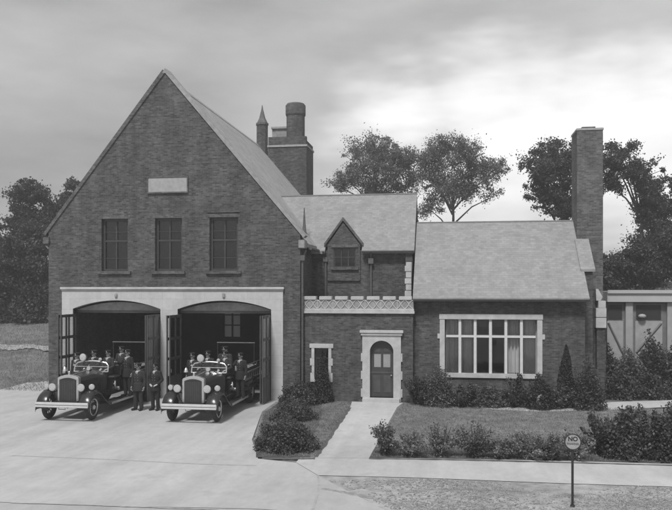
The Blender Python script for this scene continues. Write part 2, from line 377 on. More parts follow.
# driveway: the pale apron in front of the two bays
p1 = G(50, 377); p0 = G(11, 387)
dx = (p0[0]-p1[0], p0[1]-p1[1])
drive = [(-17.0, .0), (-17.0, p1[1]), p1, (p1[0]+dx[0]*2.5, p1[1]+dx[1]*2.5), (-34, -9.5), (-34, G(11, 503)[1]), G(11, 503), G(130, 507), G(250, 509), (G(300, 512)), G(388, 512), G(345, 490), G(318, 476), G(296, 463), G(258, 459), G(252, 440), G(262, 412), G(276, 402), (-6.7, -.2), (-6.7, 0)]
sheet('driveway', drive, .012, M['concrete'])
sheet('road', [(-60, G(11, 503)[1]-.0), G(11, 503), G(130, 507), G(250, 509), G(300, 512), G(388, 512), (3, -12.6), (30, -13.5), (30, -60), (-60, -60)], .004, M['road'])
sheet('sidewalk', g4((296, 463), (318, 476), (420, 478.5), (560, 484), (720, 489), (720, 466), (560, 461.5), (420, 459), (300, 458.5)), .02, M['walk'])
sheet('verge', g4((318, 476), (345, 490), (388, 512), (720, 530), (720, 489), (560, 484), (420, 478.5)), .008, M['dirt'])
sheet('footpath', [G(315, 458.8), G(369, 458.9), G(397, 408), (X_(403, .0), -.02), (X_(352, .0), -.02), G(350.5, 407)], .024, M['path'])
sheet('lawn', [(-5.95, -.05), (X_(352, 0), -.05), G(350.5, 407), G(315, 458.8), G(300, 458.5), G(262, 458), G(254, 440), G(262, 412), G(276, 402), (-6.4, -.1)], .014, M['lawn'])
sheet('garden_lawn', [(X_(403, 0), -.05), G(397, 408), G(369, 458.9), G(420, 459), G(560, 461.5), G(720, 466), G(720, 398), (8, 0)], .014, M['lawn'])
sheet('side_path', g4((470, 407.5), (560, 404.5), (610, 402.5), (720, 399), (720, 404.5), (640, 409), (590, 411), (540, 412), (495, 410)), .02, M['walk'])
mb = MB(); ra, rb = [], []
for k in range(40):
    p = -30+82*k/39; wv = 1.3*sin(p*.16)+.5*sin(p*.9)
    a_, b_ = GT(p, 345+wv*.5+(p-10)*.03), GT(p, 349.5+wv+(p-10)*.02)
    ra.append(mb.bm.verts.new((*a_, terr(*a_)+.03))); rb.append(mb.bm.verts.new((*b_, terr(*b_)+.03)))
for k in range(39): mb.bm.faces.new((rb[k], rb[k+1], ra[k+1], ra[k]))
o = mb.done('field_track', M['dust']); o['kind'] = 'structure'
sheet('flower_bed', [(-1.45, .58), (-1.45, .1), (-1.2, -.75), (1, -.95), (3.5, -.9), (5.6, -.7), (5.9, .4), (5.25, .58)], .019, M['bed'])
sheet('hedge_bed', g4((369, 458.4), (420, 458.6), (560, 461), (700, 465), (700, 451), (560, 448.5), (420, 447.5), (374, 447.5)), .019, M['bed'])
sheet('corner_bed', g4((256, 458), (310, 458), (312, 440), (322, 415), (322, 402), (280, 402), (266, 412), (256, 440)), .0185, M['bed'])
# wheel ruts and cracks in the paving and verge
def strip(mb, pts, w, z):
    pts = [Vector((*p, z)) for p in pts]
    L_, Rr = [], []
    for i, p in enumerate(pts):
        d = (pts[min(i+1, len(pts)-1)]-pts[max(i-1, 0)]).normalized(); nn = Vector((-d.y, d.x, 0))*w*(.6+.8*random.random())/2
        L_.append(mb.bm.verts.new(p+nn)); Rr.append(mb.bm.verts.new(p-nn))
    for i in range(len(pts)-1): mb.bm.faces.new((L_[i], Rr[i], Rr[i+1], L_[i+1]))
def curve(pp, n=14):
    out_ = []
    P = [pp[0]]+list(pp)+[pp[-1]]
    for i in range(1, len(P)-2):
        for k in range(n):
            t = k/n; a, b, c, d = P[i-1:i+3]
            out_.append(tuple(.5*((2*b[j])+(-a[j]+c[j])*t+(2*a[j]-5*b[j]+4*c[j]-d[j])*t*t+(-a[j]+3*b[j]-3*c[j]+d[j])*t**3) for j in (0, 1)))
    return out_+[tuple(pp[-1])]
mk = mat('rut_dark', .25, .95, .3, 8); mkd = mat('joint_soil', .345, .95, .2, 8); mke = mat('edge_soil', .09, .95, .3, 8)  # ruts get a slightly darker tone than the verge
def marks(name, lines, w, z, m):
    mb = MB()
    for l in lines: strip(mb, curve(g4(*l)), w, z)
    o = mb.done(name, m)
    for p in o.data.polygons:
        if p.normal.z < 0: p.flip()
    o['kind'] = 'structure'; return o
marks('verge_rut', [[(322, 489), (345, 493), (390, 502), (430, 514)], [(345, 490), (372, 486), (392, 481), (402, 479.5)], [(400, 493), (430, 490), (470, 489), (520, 491)]], .16, .0125, mk)
marks('driveway_joint', [[(11, 503.5), (70, 505), (150, 508), (240, 511)], [(318, 476), (319, 488), (316, 500), (312, 512)], [(256, 466), (200, 464.5), (110, 460), (12, 456)]], .05, .016, mkd)
marks('lawn_edge', [[(262, 459), (300, 459.5), (315, 459.3)], [(369, 459.4), (450, 460.5), (560, 463.2), (720, 467.5)], [(316, 458), (333, 433), (350, 408)]], .13, .0245, mke)

# ------------------------------------------------------------------ the fire station (one building)
st = thing('fire_station', (-6, 0, 0), 'dark brick fire station with steep gable, two garage bays and low slate roofed wing', 'building', absolute=True)
base = Vector((-6, 0, 0))
def part(mb, name, m, parent=None, **k):
    o = mb.done(name, m, None, **k); o.parent = parent or st
    if (parent or st) is st: o.location = -base
    return o
# garage surround numbers
SX0, SX1 = X_(62, -.05), X_(283, -.05)
B1 = (X_(73.5, 0), X_(161, 0)); B2 = (X_(178, 0), X_(271.5, 0))
ZT = 4.64
win_up = [(X_(101.5, 0), X_(128, 0)), (X_(155, 0), X_(182, 0)), (X_(209.5, 0), X_(238, 0))]
WZ0, WZ1 = Z_(168, 271, 0), Z_(168, 218, 0)
holes = [(B1[0], B1[1], -1, 4.2), (B2[0], B2[1], -1, 4.2)]+[(a, b, WZ0, WZ1) for a, b in win_up]
nL = Vector((-(ZA-ZEL), 0, (XA-XL))).normalized(); nR = Vector(((ZA-ZER), 0, (XR-XA))).normalized()
mb = MB(); wall_grid(mb, XL, XR, -.2, 14.2, 0, .38, holes, [(Vector((XA, 0, ZA+.12)), nL), (Vector((XA, 0, ZA+.12)), nR)])
part(mb, 'gable_wall', M['brick'])
mb = MB(); mb.box(XL, XL+.38, .38, 18, -.2, ZEL-.05); part(mb, 'side_wall', M['brick'])
mb = MB(); mb.box(XR-.38, XR, .38, 18, -.2, ZER-.05); part(mb, 'side_wall', M['brick'])
mb = MB(); 
bw_holes = [(X_(115, 12), X_(129, 12), 1.75, 3.6), (X_(224, 12), X_(241, 12), 1.75, 3.6)]
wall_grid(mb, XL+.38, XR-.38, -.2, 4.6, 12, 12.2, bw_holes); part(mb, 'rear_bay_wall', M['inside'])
for i, (a, b, c, d) in enumerate(bw_holes):
    mb = MB(); 
    for k in range(3):
        x = a+(b-a)*k/2; mb.box(x-.04, x+.04, 11.95, 12.1, c, d)
    for z in (c, c+.38*(d-c), c+.7*(d-c), d): mb.box(a, b, 11.96, 12.09, z-.03, z+.03)
    fr = part(mb, 'rear_window', M['sash'])
    p = MB(); p.face([(a, 12.05, c), (b, 12.05, c), (b, 12.05, d), (a, 12.05, d)]); part(p, 'pane', M['frost'], fr)
mb = MB(); mb.prism([(XL+.1, ZEL), (XR-.1, ZER), (XA, ZA-.2)], 'y', 17.6, 18); part(mb, 'rear_gable', M['brick'])
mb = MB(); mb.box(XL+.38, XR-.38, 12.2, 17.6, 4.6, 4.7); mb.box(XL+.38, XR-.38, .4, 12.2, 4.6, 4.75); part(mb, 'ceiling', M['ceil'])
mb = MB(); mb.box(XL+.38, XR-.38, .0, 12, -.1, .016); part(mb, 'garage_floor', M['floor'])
# limestone garage surround
def arch(x0, x1, zs, zc, n=14):
    cx = (x0+x1)/2; hw = (x1-x0)/2; rise = zc-zs; rad = (hw*hw+rise*rise)/(2*rise); a0 = math.asin(hw/rad)
    return [(cx+rad*sin(a0*(2*i/n-1)), zc-rad+rad*cos(a0*(2*i/n-1))) for i in range(n+1)]
pts = [(SX0, 0), (SX0, ZT-.16), (SX1, ZT-.16), (SX1, 0), (B2[1], 0)]+arch(B2[0], B2[1], 3.72, 4.08)[::-1]+[(B2[0], 0), (B1[1], 0)]+arch(B1[0], B1[1], 3.72, 4.08)[::-1]+[(B1[0], 0)]
mb = MB(); mb.prism(pts, 'y', -.06, .30); o = part(mb, 'garage_surround', M['ashlar'])
mb = MB(); mb.box(SX0-.05, SX1+.05, -.14, .0, ZT-.1, ZT); mb.box(SX0-.02, SX1+.02, -.10, .0, ZT-.157, ZT-.103); part(mb, 'surround_cornice', M['stone'], bevel=.012)
# small carved boss above each bay and masonry joints
for b in (B1, B2):
    mb = MB(); mb.box((b[0]+b[1])/2-.06, (b[0]+b[1])/2+.06, -.12, -.062, 4.2, 4.38); part(mb, 'carved_boss', M['stone_d'], bevel=.02)
mb = None; yj = -.064
for b in ():
    cx = (b[0]+b[1])/2
    for k in range(-4, 5):
        x = cx+k*.5; zt = 4.08-.36*(k*.5/2)**2
        mb.box(x-.006, x+.006, yj, yj+.02, max(zt, 3.8)+.01, ZT-.16)
# timber soffit board of the arch (the curved lighter lintel above the doors) 
for b in (B1, B2):
    a = arch(b[0]+.0, b[1]-.0, 3.66, 4.0)
    mb = MB(); mb.prism([(b[0], 3.62)]+a+[(b[1], 3.62)], 'y', .32, .36); part(mb, 'arch_board', M['stone_d'])
    mb = MB(); mb.box(b[0], b[1], .28, .38, 3.54, 3.64); part(mb, 'door_track', M['sash'])
# folded door leaves, standing out at right angles to the wall
def leaf(hx, side, name='garage_door'):
    for k in range(2):
        x = hx+side*(.04+k*.10)
        mb = MB(); w0, w1 = -1.32+.06*k, -.04; t = .022
        for y in (w0, (w0+w1)/2, w1): mb.box(x-t, x+t, y-.045, y+.045, .06, 3.5)
        for z in (.1, 1.0, 1.75, 2.55, 3.44): mb.box(x-t, x+t, w0, w1, z-.055, z+.055)
        mb.box(x-t*.5, x+t*.5, w0, w1, .1, 1.0)
        d = part(mb, name, M['sash'])
        p = MB(); p.face([(x, w0, 1.0), (x, w1, 1.0), (x, w1, 3.44), (x, w0, 3.44)]); part(p, 'glazing', M['glass'], d)
        if k == 1: p = MB(); p.box(x-.05, x+.05, w0+.04, w0+.07, 1.2, 1.35); part(p, 'handle', M['nickel'], d)
leaf(B1[0], 1); leaf(B1[1], -1); leaf(B2[0], 1); leaf(B2[1], -1)
# upper windows
for i, (a, b) in enumerate(win_up):
    mb = MB()
    for x in (a+.05, b-.05): mb.box(x-.05, x+.05, .16, .26, WZ0, WZ1)
    for z in (WZ0+.05, WZ1-.05): mb.box(a+.1, b-.1, .16, .26, z-.05, z+.05)
    cx = (a+b)/2
    mb.box(cx-.03, cx+.03, .18, .24, WZ0+.1, WZ1-.1); zt = WZ1-.42*(WZ1-WZ0)
    mb.box(a+.1, b-.1, .17, .235, zt-.035, zt+.035)
    
    for q in (.25, .75): mb.box(a+.1, b-.1, .19, .23, WZ0+(WZ1-WZ0)*q-.012, WZ0+(WZ1-WZ0)*q+.012)
    wn = part(mb, 'window', M['doorp'])
    p = MB(); p.face([(a, .22, WZ0), (b, .22, WZ0), (b, .22, WZ1), (a, .22, WZ1)]); part(p, 'pane', M['glass'], wn)
    sh = [1, 1, 1][i]; p = MB(); p.box(a, b, .29, .30, WZ1-(WZ1-WZ0)*sh, WZ1); part(p, 'roller_blind', M['blind'], wn)
    p = MB(); p.box(a-.14, b+.14, -.10, .16, WZ0-.13, WZ0-.004); part(p, 'window_sill', M['brick2'], wn, bevel=.01)
    p = MB(); p.box(a-.1, b+.1, -.015, .2, WZ1+.003, WZ1+.14); part(p, 'lintel', M['brick2'], wn)
    if i == 2: p = MB(); p.box(a-.08, b+.08, -.05, -.018, WZ1+.20, WZ1+.25); part(p, 'lintel_moulding', M['brick2'], wn)
# date tablet
a, b = XZ(148, 192.5, -.05), XZ(187, 177, -.05)
mb = MB(); mb.box(a[0], b[0], -.05, .02, a[1], b[1]); tb = part(mb, 'stone_tablet', M['cap'], bevel=.012)
mb = MB(); t_ = .045; A0, A1, C0, C1 = a[0], b[0], a[1], b[1]
mb.box(A0-t_, A0, -.075, .02, C0-t_, C1+t_); mb.box(A1, A1+t_, -.075, .02, C0-t_, C1+t_); mb.box(A0, A1, -.075, .02, C0-t_, C0-.002); mb.box(A0, A1, -.075, .02, C1+.002, C1+t_); part(mb, 'tablet_frame', M['brick2'], tb)
# rake copings
for (x, z, s) in ((XL, ZEL, -1), (XR, ZER, 1)):
    d = Vector((x-XA, 0, z-ZA)); ln = d.length; u = d.normalized(); nn = Vector((-u.z, 0, u.x)); nn = nn if nn.z > 0 else -nn
    o0 = Vector((XA, 0, ZA+.12))-u*.0
    e = u*(ln+.22)
    q = [o0, o0+e, o0+e+nn*.13, o0+nn*.13+Vector((0, 0, .05))]
    mb = MB(); mb.prism([(v.x, v.z) for v in q], 'y', -.05, .42); part(mb, 'gable_coping', M['stone_d'] if s > 0 else M['brick2'])
mb = MB(); mb.box(XL-.22, XL+.06, -.08, .45, ZEL-.42, ZEL-.12); part(mb, 'kneeler', M['brick2'], bevel=.02)
mb = MB(); mb.box(XR-.06, XR+.20, -.08, .45, ZER-.48, ZER-.14); part(mb, 'kneeler', M['stone_d'], bevel=.02)
# main roof slopes
def slab(name, p0, p1, p2, p3, th, m):     # quad top, extruded down
    mb = MB(); t = [mb.bm.verts.new(p) for p in (p0, p1, p2, p3)]; b = [mb.bm.verts.new(Vector(p)-Vector((0, 0, th))) for p in (p0, p1, p2, p3)]
    mb.bm.faces.new(t); mb.bm.faces.new(b[::-1])
    for i in range(4): mb.bm.faces.new((t[i], b[i], b[(i+1) % 4], t[(i+1) % 4]))
    return part(mb, name, m)
RE = 17.9
for (x, z) in ((XL, ZEL), (XR, ZER)):
    u = Vector((x-XA, 0, z-ZA)).normalized(); e = Vector((x, 0, z))+u*.35
    slab('roof', (XA, .425, ZA), (e.x, .425, e.z), (e.x, RE, e.z), (XA, RE, ZA), .16, M['roof_y'])
mb = MB(); mb.prism([(XA-.16, ZA-.16), (XA, ZA+.035), (XA+.16, ZA-.16)], 'y', .43, RE+.02)
part(mb, 'roof_ridge', M['roof_y'])
mb = MB(); mb.prism([(XA-.11, ZA+.10), (XA, ZA+.30), (XA+.11, ZA+.10)], 'y', -.055, .425); part(mb, 'apex_stone', M['stone_d'])

mb = MB(); mb.tube([(XR+.33, .5, ZER-.46), (XR+.33, 2.4, ZER-.46)], .07, 8); part(mb, 'gutter', M['lead'])
# hose tower with turret and round stack
TX0, TX1, TY = X_(268, 15.5), X_(306.5, 15.5), 15.5
mb = MB(); mb.box(TX0, TX1, TY, TY+2.3, 5, 13.35); tw = part(mb, 'tower', M['brick'])
def tpart(mb, name, m, **k): o = mb.done(name, m, tw, **k); return o
mb = MB(); mb.box(TX0-.04, TX1+.05, TY-.05, TY+2.35, 13.35, 13.47); tpart(mb, 'stone_band', M['cap'])
mb = MB(); mb.box(TX0+.02, TX1-.02, TY, TY+.3, 13.47, 13.98); mb.box(TX0+.02, TX1-.02, TY+.3, TY+2.3, 13.47, 13.75); tpart(mb, 'parapet', M['brick'])
mb = MB(); mb.box(TX0, X_(290, 16.6), 16.6, 17.1, 13.75, 14.72); tpart(mb, 'penthouse', M['stone_d'])
mb = MB(); mb.box(TX0-.05, X_(290, 16.6)+.02, 16.5, 17.2, 14.72, 14.84); tpart(mb, 'coping', M['cap'])
cx, r_ = (X_(286, 16.2)+X_(305, 16.2))/2, (X_(305, 16.2)-X_(286, 16.2))/2; zt = Z_(295, 104, 16.2)
mb = MB(); mb.tube([(cx, 16.25, 13.47), (cx, 16.25, zt-.75)], r_*.95, 20); tpart(mb, 'smoke_stack', M['brick'], smooth=True)
mb = MB(); mb.tube([(cx, 16.25, zt-.75), (cx, 16.25, zt-.68), (cx, 16.25, zt-.6), (cx, 16.25, zt-.12), (cx, 16.25, zt)], [r_*1.0, r_*1.04, r_*1.04, r_*1.04, r_*.9], 20); tpart(mb, 'stack_crown', M['brick'], smooth=True)
mb = MB(); mb.tube([(cx, 16.25, zt), (cx, 16.25, zt+.03)], [r_*.86, r_*.72], 20); tpart(mb, 'stack_cap', M['cap'])
cx = (X_(256.5, 15.6)+X_(268, 15.6))/2; r2 = .36
mb = MB(); mb.tube([(cx, 15.6, 12.6), (cx, 15.6, 14.75)], r2, 8); tpart(mb, 'turret', M['brick'])
mb = MB(); mb.tube([(cx, 15.6, 14.75), (cx, 15.6, 14.87)], r2*1.12, 8); tpart(mb, 'turret_cornice', M['lead'])
mb = MB(); mb.tube([(cx, 15.6, 14.87), (cx, 15.6, 15.2), (cx, 15.6, 15.75), (cx, 15.6, 16.0)], [r2, r2*.55, .06, .02], 8); tpart(mb, 'turret_roof', M['lead'])

# --- middle block
EY = .3; EX0, EX1 = XR, X_(413, EY); MY = 2.7; MX1 = -1.6
dX0, dX1 = X_(369.5, EY), X_(394, EY); dz0 = .17; dzt = Z_(380, 340, EY)
sw = (X_(314.5, EY), X_(328.5, EY), Z_(320, 379, EY), Z_(320, 348, EY))
PZ0 = Z_(360, 313.5, EY); PZT = Z_(360, 297, EY)
mb = MB(); wall_grid(mb, EX0, EX1, -.2, PZ0, EY, EY+.35, [(dX0, dX1, -1, dzt), sw]); part(mb, 'entry_wall', M['brick'])
mb = MB(); mb.box(EX1-.35, EX1, EY+.35, MY, -.2, PZ0-.35); part(mb, 'entry_side_wall', M['brick'])
mb = MB(); mb.box(EX0, EX1, EY+.35, MY, PZ0-.35, PZ0-.12); part(mb, 'deck', M['lead'])
# entry interior
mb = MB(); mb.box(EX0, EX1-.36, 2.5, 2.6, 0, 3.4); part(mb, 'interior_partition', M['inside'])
# parapet: string course, carved panel, notched coping
mb = MB(); mb.box(EX0+.002, EX1+.06, EY-.09, EY+.36, PZ0, PZ0+.11); mb.box(EX0+.002, EX1+.04, EY-.04, EY+.34, PZ0+.11, PZ0+.20); pp_ = part(mb, 'parapet_string_course', M['stone'], bevel=.01)
mb = MB(); mb.box(EX0+.002, EX1+.02, EY+.0, EY+.32, PZ0+.20, PZT-.12); par = part(mb, 'parapet', M['stone_d'])
mb = MB(); n = 7; wd = (EX1-EX0)/n; zc = (PZ0+.20+PZT-.12)/2; hh = (PZT-.12-PZ0-.20)/2-.01
for k in range(n):
    x0 = EX0+k*wd
    for s in (1, -1):
        pts_ = [(x0+wd*t, EY-.012, zc+s*hh*cos(pi*2*t)) for t in np.linspace(0, 1, 13)]
        mb.tube(pts_, .018, 6)
    mb.tube([(x0+.02, EY-.012, zc-hh), (x0+.02, EY-.012, zc+hh)], .016, 6)
mb.done('carved_tracery', M['stone'], par)
for k in range(n):
    x0 = EX0+k*wd; mb = MB(); mb.box(x0+.09 if k else x0+.01, x0+wd-.045, EY-.05, EY+.36, PZT-.12, PZT+.03); mb.done('merlon', M['stone'], par, bevel=.015)
# door surround (quoined, arched, with flat cornice)
cx = (dX0+dX1)/2; zsp = Z_(380, 350, EY)
ox0, ox1 = X_(362.5, EY), X_(401, EY); ztop = Z_(380, 333, EY)
ar = arch(dX0+.02, dX1-.02, zsp, dzt-.02)
pts = [(ox0, .0), (ox0, ztop), (ox1, ztop), (ox1, .0), (dX1-.02, .0)]+ar[::-1]+[(dX0+.02, .0)]
mb = MB(); mb.prism(pts, 'y', EY-.07, EY+.18); ds = part(mb, 'door_surround', M['stone'])
for k in range(0, 6, 2):
    z0 = .18+k*.36
    for xa, xb in ((ox0-.06, ox0-.002), (ox1+.002, ox1+.06)): mb = MB(); mb.box(xa, xb, EY-.055, EY+.02, z0, z0+.34); mb.done('quoin', M['stone'], ds, bevel=.008)
mb = MB(); mb.box(ox0-.10, ox1+.10, EY-.16, EY+.0, ztop+.002, ztop+.12); mb.box(ox0-.06, ox1+.06, EY-.12, EY+.0, ztop-.10, ztop); mb.done('cornice', M['stone'], ds, bevel=.012)
mb = MB(); mb.box(dX0-.25, dX1+.25, EY-.45, EY+.0, .0, .16); part(mb, 'door_step', M['path'], bevel=.01)
mb = MB(); ar2 = arch(dX0+.03, dX1-.03, zsp-.0, dzt-.03); mb.prism([(dX0+.03, .17)]+ar2+[(dX1-.03, .17)], 'y', EY+.16, EY+.22); dr = part(mb, 'door', M['doorp'])
mb = MB()
for x0, x1 in ((dX0+.14, cx-.07), (cx+.07, dX1-.14)):
    mb.box(x0, x1, EY+.145, EY+.16, .35, 1.05); mb.box(x0, x1, EY+.145, EY+.16, 2.0, 2.15)
mb.box(dX0+.04, dX1-.04, EY+.14, EY+.16, 1.12, 1.2); mb.done('door_panel', M['sash'], dr, bevel=.006)
for x0, x1 in ((X_(373.8, EY), X_(380.6, EY)), (X_(383, EY), X_(390, EY))):
    mb = MB(); z0, z1 = Z_(380, 367.5, EY), Z_(380, 354.5, EY)
    mb.box(x0, x1, EY+.148, EY+.16, z0, z1); q = mb.done('door_light', M['shade'], dr)
mb = MB(); mb.ball((dX1-.12, EY+.12, 1.05), .035); mb.done('handle', M['brass'], dr)
# small window with toothed surround
mb = MB(); a, b, c, d = sw
for z0, z1, e in ((c-.12, c+.25, .17), (c+.25, c+.55, .11), (c+.55, c+.85, .18), (c+.85, d+.0, .12)):
    mb.box(a-e, a, EY-.04, EY+.12, z0+.002, z1); mb.box(b, b+e, EY-.04, EY+.12, z0+.002, z1)
mb.box(a-.2, b+.2, EY-.05, EY+.12, d+.002, d+.18); mb.box(a, b, EY-.07, EY+.12, c-.12, c); so_ = part(mb, 'window_surround', M['stone'], bevel=.006)
mb = MB(); 
for x in (a+.03, (a+b)/2, b-.03): mb.box(x-.02, x+.02, EY+.13, EY+.17, c, d)
for k in range(4): z = c+(d-c)*k/3; mb.box(a+.05, b-.05, EY+.135, EY+.165, z-.012, z+.012)
wn = part(mb, 'window', M['sash']); p = MB(); p.face([(a, EY+.15, c), (b, EY+.15, c), (b, EY+.15, d), (a, EY+.15, d)]); p.done('pane', M['glass'], wn)
# upper wall with dormer
DX0, DX1 = X_(326.5, MY-.1), X_(361, MY-.1); DZ = Z_(343, 245, MY-.1); DA = (X_(343, MY-.1), Z_(343, 220.5, MY-.1))
wx0, wx1, wz0, wz1 = X_(334, MY), X_(356, MY), Z_(345, 267, MY), Z_(345, 247.5, MY)
ME = 6.26
mb = MB(); wall_grid(mb, XR, MX1, 3.4, ME-.0, MY, MY+.35, [(wx0, wx1, wz0, wz1)]); part(mb, 'upper_wall', M['brick'])
mb = MB(); wall_grid(mb, DX0+.04, DX1-.04, wz0-.6, DZ, MY-.08, MY-.003, [(wx0, wx1, wz0, wz1)]); mb.prism([(DX0+.04, DZ), (DX1-.04, DZ), (DA[0], DA[1]-.08)], 'y', MY-.08, MY+.2); dm = part(mb, 'dormer', M['brick'])
for s, x in ((-1, DX0), (1, DX1)):
    mb = MB(); x = x+s*.10; q = [(DA[0], DA[1]), (x, DZ-.06), (x, DZ+.08), (DA[0], DA[1]+.15)]
    mb.prism(q, 'y', MY-.14, MY+.1); mb.done('dormer_coping', M['brick2'], dm)
    mb = MB(); mb.prism([(DA[0], DA[1]+.02), (x, DZ-.04), (x, DZ+.04), (DA[0], DA[1]+.10)], 'y', MY+.1, MY+2.2); mb.done('dormer_roof', M['roof_y'], dm)
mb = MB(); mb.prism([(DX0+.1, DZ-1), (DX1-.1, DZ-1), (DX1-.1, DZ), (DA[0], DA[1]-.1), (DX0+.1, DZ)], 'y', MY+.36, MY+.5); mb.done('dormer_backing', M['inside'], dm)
mb = MB(); mb.box(wx0-.1, wx1+.1, MY-.12, MY-.083, wz1, wz1+.12); mb.done('lintel', M['brick2'], dm)
mb = MB(); mb.box(wx0-.12, wx1+.12, MY-.17, MY+.1, wz0-.12, wz0-.003); mb.done('sill', M['brick2'], dm)
mb = MB()
for k in range(4): x = wx0+.03+(wx1-wx0-.06)*k/3; mb.box(x-.025, x+.025, MY-.03, MY+.03, wz0, wz1)
for z in (wz0+.02, (wz0+wz1)/2, wz1-.02): mb.box(wx0, wx1, MY-.025, MY+.025, z-.02, z+.02)
wn = part(mb, 'window', M['doorp']); p = MB(); p.face([(wx0, MY+.01, wz0), (wx1, MY+.01, wz0), (wx1, MY+.01, wz1), (wx0, MY+.01, wz1)]); p.done('pane', M['glass'], wn)
p = MB(); p.box(wx0, wx1, MY+.1, MY+.12, wz0+.2, wz1); p.done('roller_blind', M['blind'], wn)
# middle roof
RY, RZ = 5.1, 9.0
ys = MY+.06; zs_ = ME-.02+(ys-2.45)*(RZ-ME+.02)/(RY-2.45)
slab('roof', (-8.6, 2.45, ME-.02), (DX0-.05, 2.45, ME-.02), (DX0-.05, RY, RZ), (-8.6, RY, RZ), .14, M['roof_x'])
slab('roof', (DX1+.05, 2.45, ME-.02), (MX1+.08, 2.45, ME-.02), (MX1+.08, RY, RZ), (DX1+.05, RY, RZ), .14, M['roof_x'])
slab('roof', (DX0-.05, ys, zs_), (DX1+.05, ys, zs_), (DX1+.05, RY, RZ), (DX0-.05, RY, RZ), .14, M['roof_x'])
slab('roof', (-8.6, RY, RZ), (MX1+.08, RY, RZ), (MX1+.08, 7.9, ME), (-8.6, 7.9, ME), .14, M['roof_x'])
mb = MB(); mb.prism([(2.5, 3.3), (2.5, ME-.1), (RY, RZ-.1), (7.8, ME-.1), (7.8, -.2), (4, -.2), (4, 3.3)], 'x', MX1-.3, MX1); part(mb, 'middle_gable', M['brick'])
mb = MB(); mb.box(-8.6, MX1+.09, RY-.06, RY+.06, RZ-.03, RZ+.02); part(mb, 'roof_ridge', M['roof_x'])
for ga, gb in ((XR+.5, DX0-.06), (DX1+.06, MX1+.1)):
    mb = MB(); mb.box(ga, gb, 2.36, 2.46, ME-.13, ME-.06); part(mb, 'gutter', M['iron'])  # gutter coloured black to stand in for the shadow under the eave
# downspouts
xd = X_(371, MY-.1)
mb = MB(); mb.tube([(xd, MY-.08, 3.9), (xd, MY-.08, ME-.55)], .05, 8); mb.box(xd-.11, xd+.11, MY-.19, MY-.03, ME-.6, ME-.36); mb.tube([(xd, MY-.1, ME-.36), (xd, MY-.25, ME-.12)], .04, 8); part(mb, 'downspout', M['lead'])
mb = MB(); mb.tube([(XR+.07, .12, .1), (XR+.07, .12, ZER-.9), (XR+.2, .25, ZER-.55)], .045, 8); mb.box(XR+.0, XR+.18, .02, .2, ZER-.98, ZER-.76); part(mb, 'downspout', M['lead'])
xd = XR+.62
mb = MB(); mb.tube([(xd, MY-.08, 3.9), (xd, MY-.08, ME-.3)], .05, 8); mb.box(xd-.1, xd+.1, MY-.17, MY-.03, ME-.5, ME-.3); part(mb, 'downspout', M['lead'])
x, z = XZ(304.5, 235, 2.7)
mb = MB(); mb.tube([(x, 2.65, z-.35), (x, 2.65, z+.1), (x, 2.65, z+.5), (x, 2.65, z+1.2)], [.14, .10, .06, .02], 8); part(mb, 'vent_spike', M['lead'], smooth=True)
# stone faced pier at the end of the deck
mb = MB(); a, b = X_(406, 1.2), X_(411.3, 1.2); zt = Z_(409, 262, 1.2); z = PZ0-.1; k = 0
mb.box(a, b, 1.2, 2.4, z, zt); part(mb, 'deck_pier', M['stone'])
while z < zt-.2:
    mb = MB(); mb.box(a-(.05 if k % 2 else 0.004), b+.004, 1.17, 1.198, z+.01, z+.24); z += .26; k += 1; part(mb, 'quoin', M['stone'], bevel=.008)

# --- right wing
WY = .62; WX0, WX1 = EX1, 5.25; WE = 4.2; WRY = 4.1; WRZ = Z_(500, 221.5, WRY)
fx0, fx1, fz0, fz1 = X_(440.5, WY), X_(541.5, WY), Z_(490, 374, WY), Z_(490, 316, WY)
mb = MB(); wall_grid(mb, WX0, WX1, -.2, WE-.06, WY, WY+.35, [(fx0, fx1, fz0, fz1)]); part(mb, 'wing_wall', M['brick'])
mb = MB(); mb.prism([(WY+.35, -.2), (WY+.35, WE-.1), (WRY, WRZ-.15), (7.6, WE), (7.6, -.2)], 'x', WX1-.35, WX1); part(mb, 'wing_gable', M['brick'])
mb = MB(); mb.prism([(WY+.35, 2.5), (WY+.35, WE-.12), (WRY, WRZ-.17), (7.6, WE), (7.6, 2.5)], 'x', WX0, WX0+.3); part(mb, 'wing_gable', M['brick'])
slab('roof', (WX0-.01, .3, WE), (WX1+.12, .3, WE), (WX1+.12, WRY, WRZ), (WX0-.01, WRY, WRZ), .13, M['roof_x'])
slab('roof', (WX0-.01, WRY, WRZ), (WX1+.12, WRY, WRZ), (WX1+.12, 8, WE), (WX0-.01, 8, WE), .13, M['roof_x'])
mb = MB(); mb.box(WX0, WX1+.13, WRY-.06, WRY+.06, WRZ-.03, WRZ+.02); part(mb, 'roof_ridge', M['roof_x'])
mb = MB(); mb.box(WX0, WX1+.12, .2, .3, WE-.13, WE-.05); part(mb, 'gutter', M['iron'])  # black colour here also paints the dark eave shadow line
# rest of the wing's closed body
mb = MB(); mb.box(WX0+.3, WX1-.35, 7.3, 7.6, -.2, WE); part(mb, 'rear_wall', M['brick'])
mb = MB(); mb.box(WX0+.36, WX1-.36, 3.4, 3.5, 0, 3.2); mb.box(WX0+.36, WX1-.36, WY+.36, 3.4, 3.2, 3.3); mb.box(WX0+.36, WX1-.36, WY+.36, 3.4, .3, .4); part(mb, 'room_interior', M['inside'])
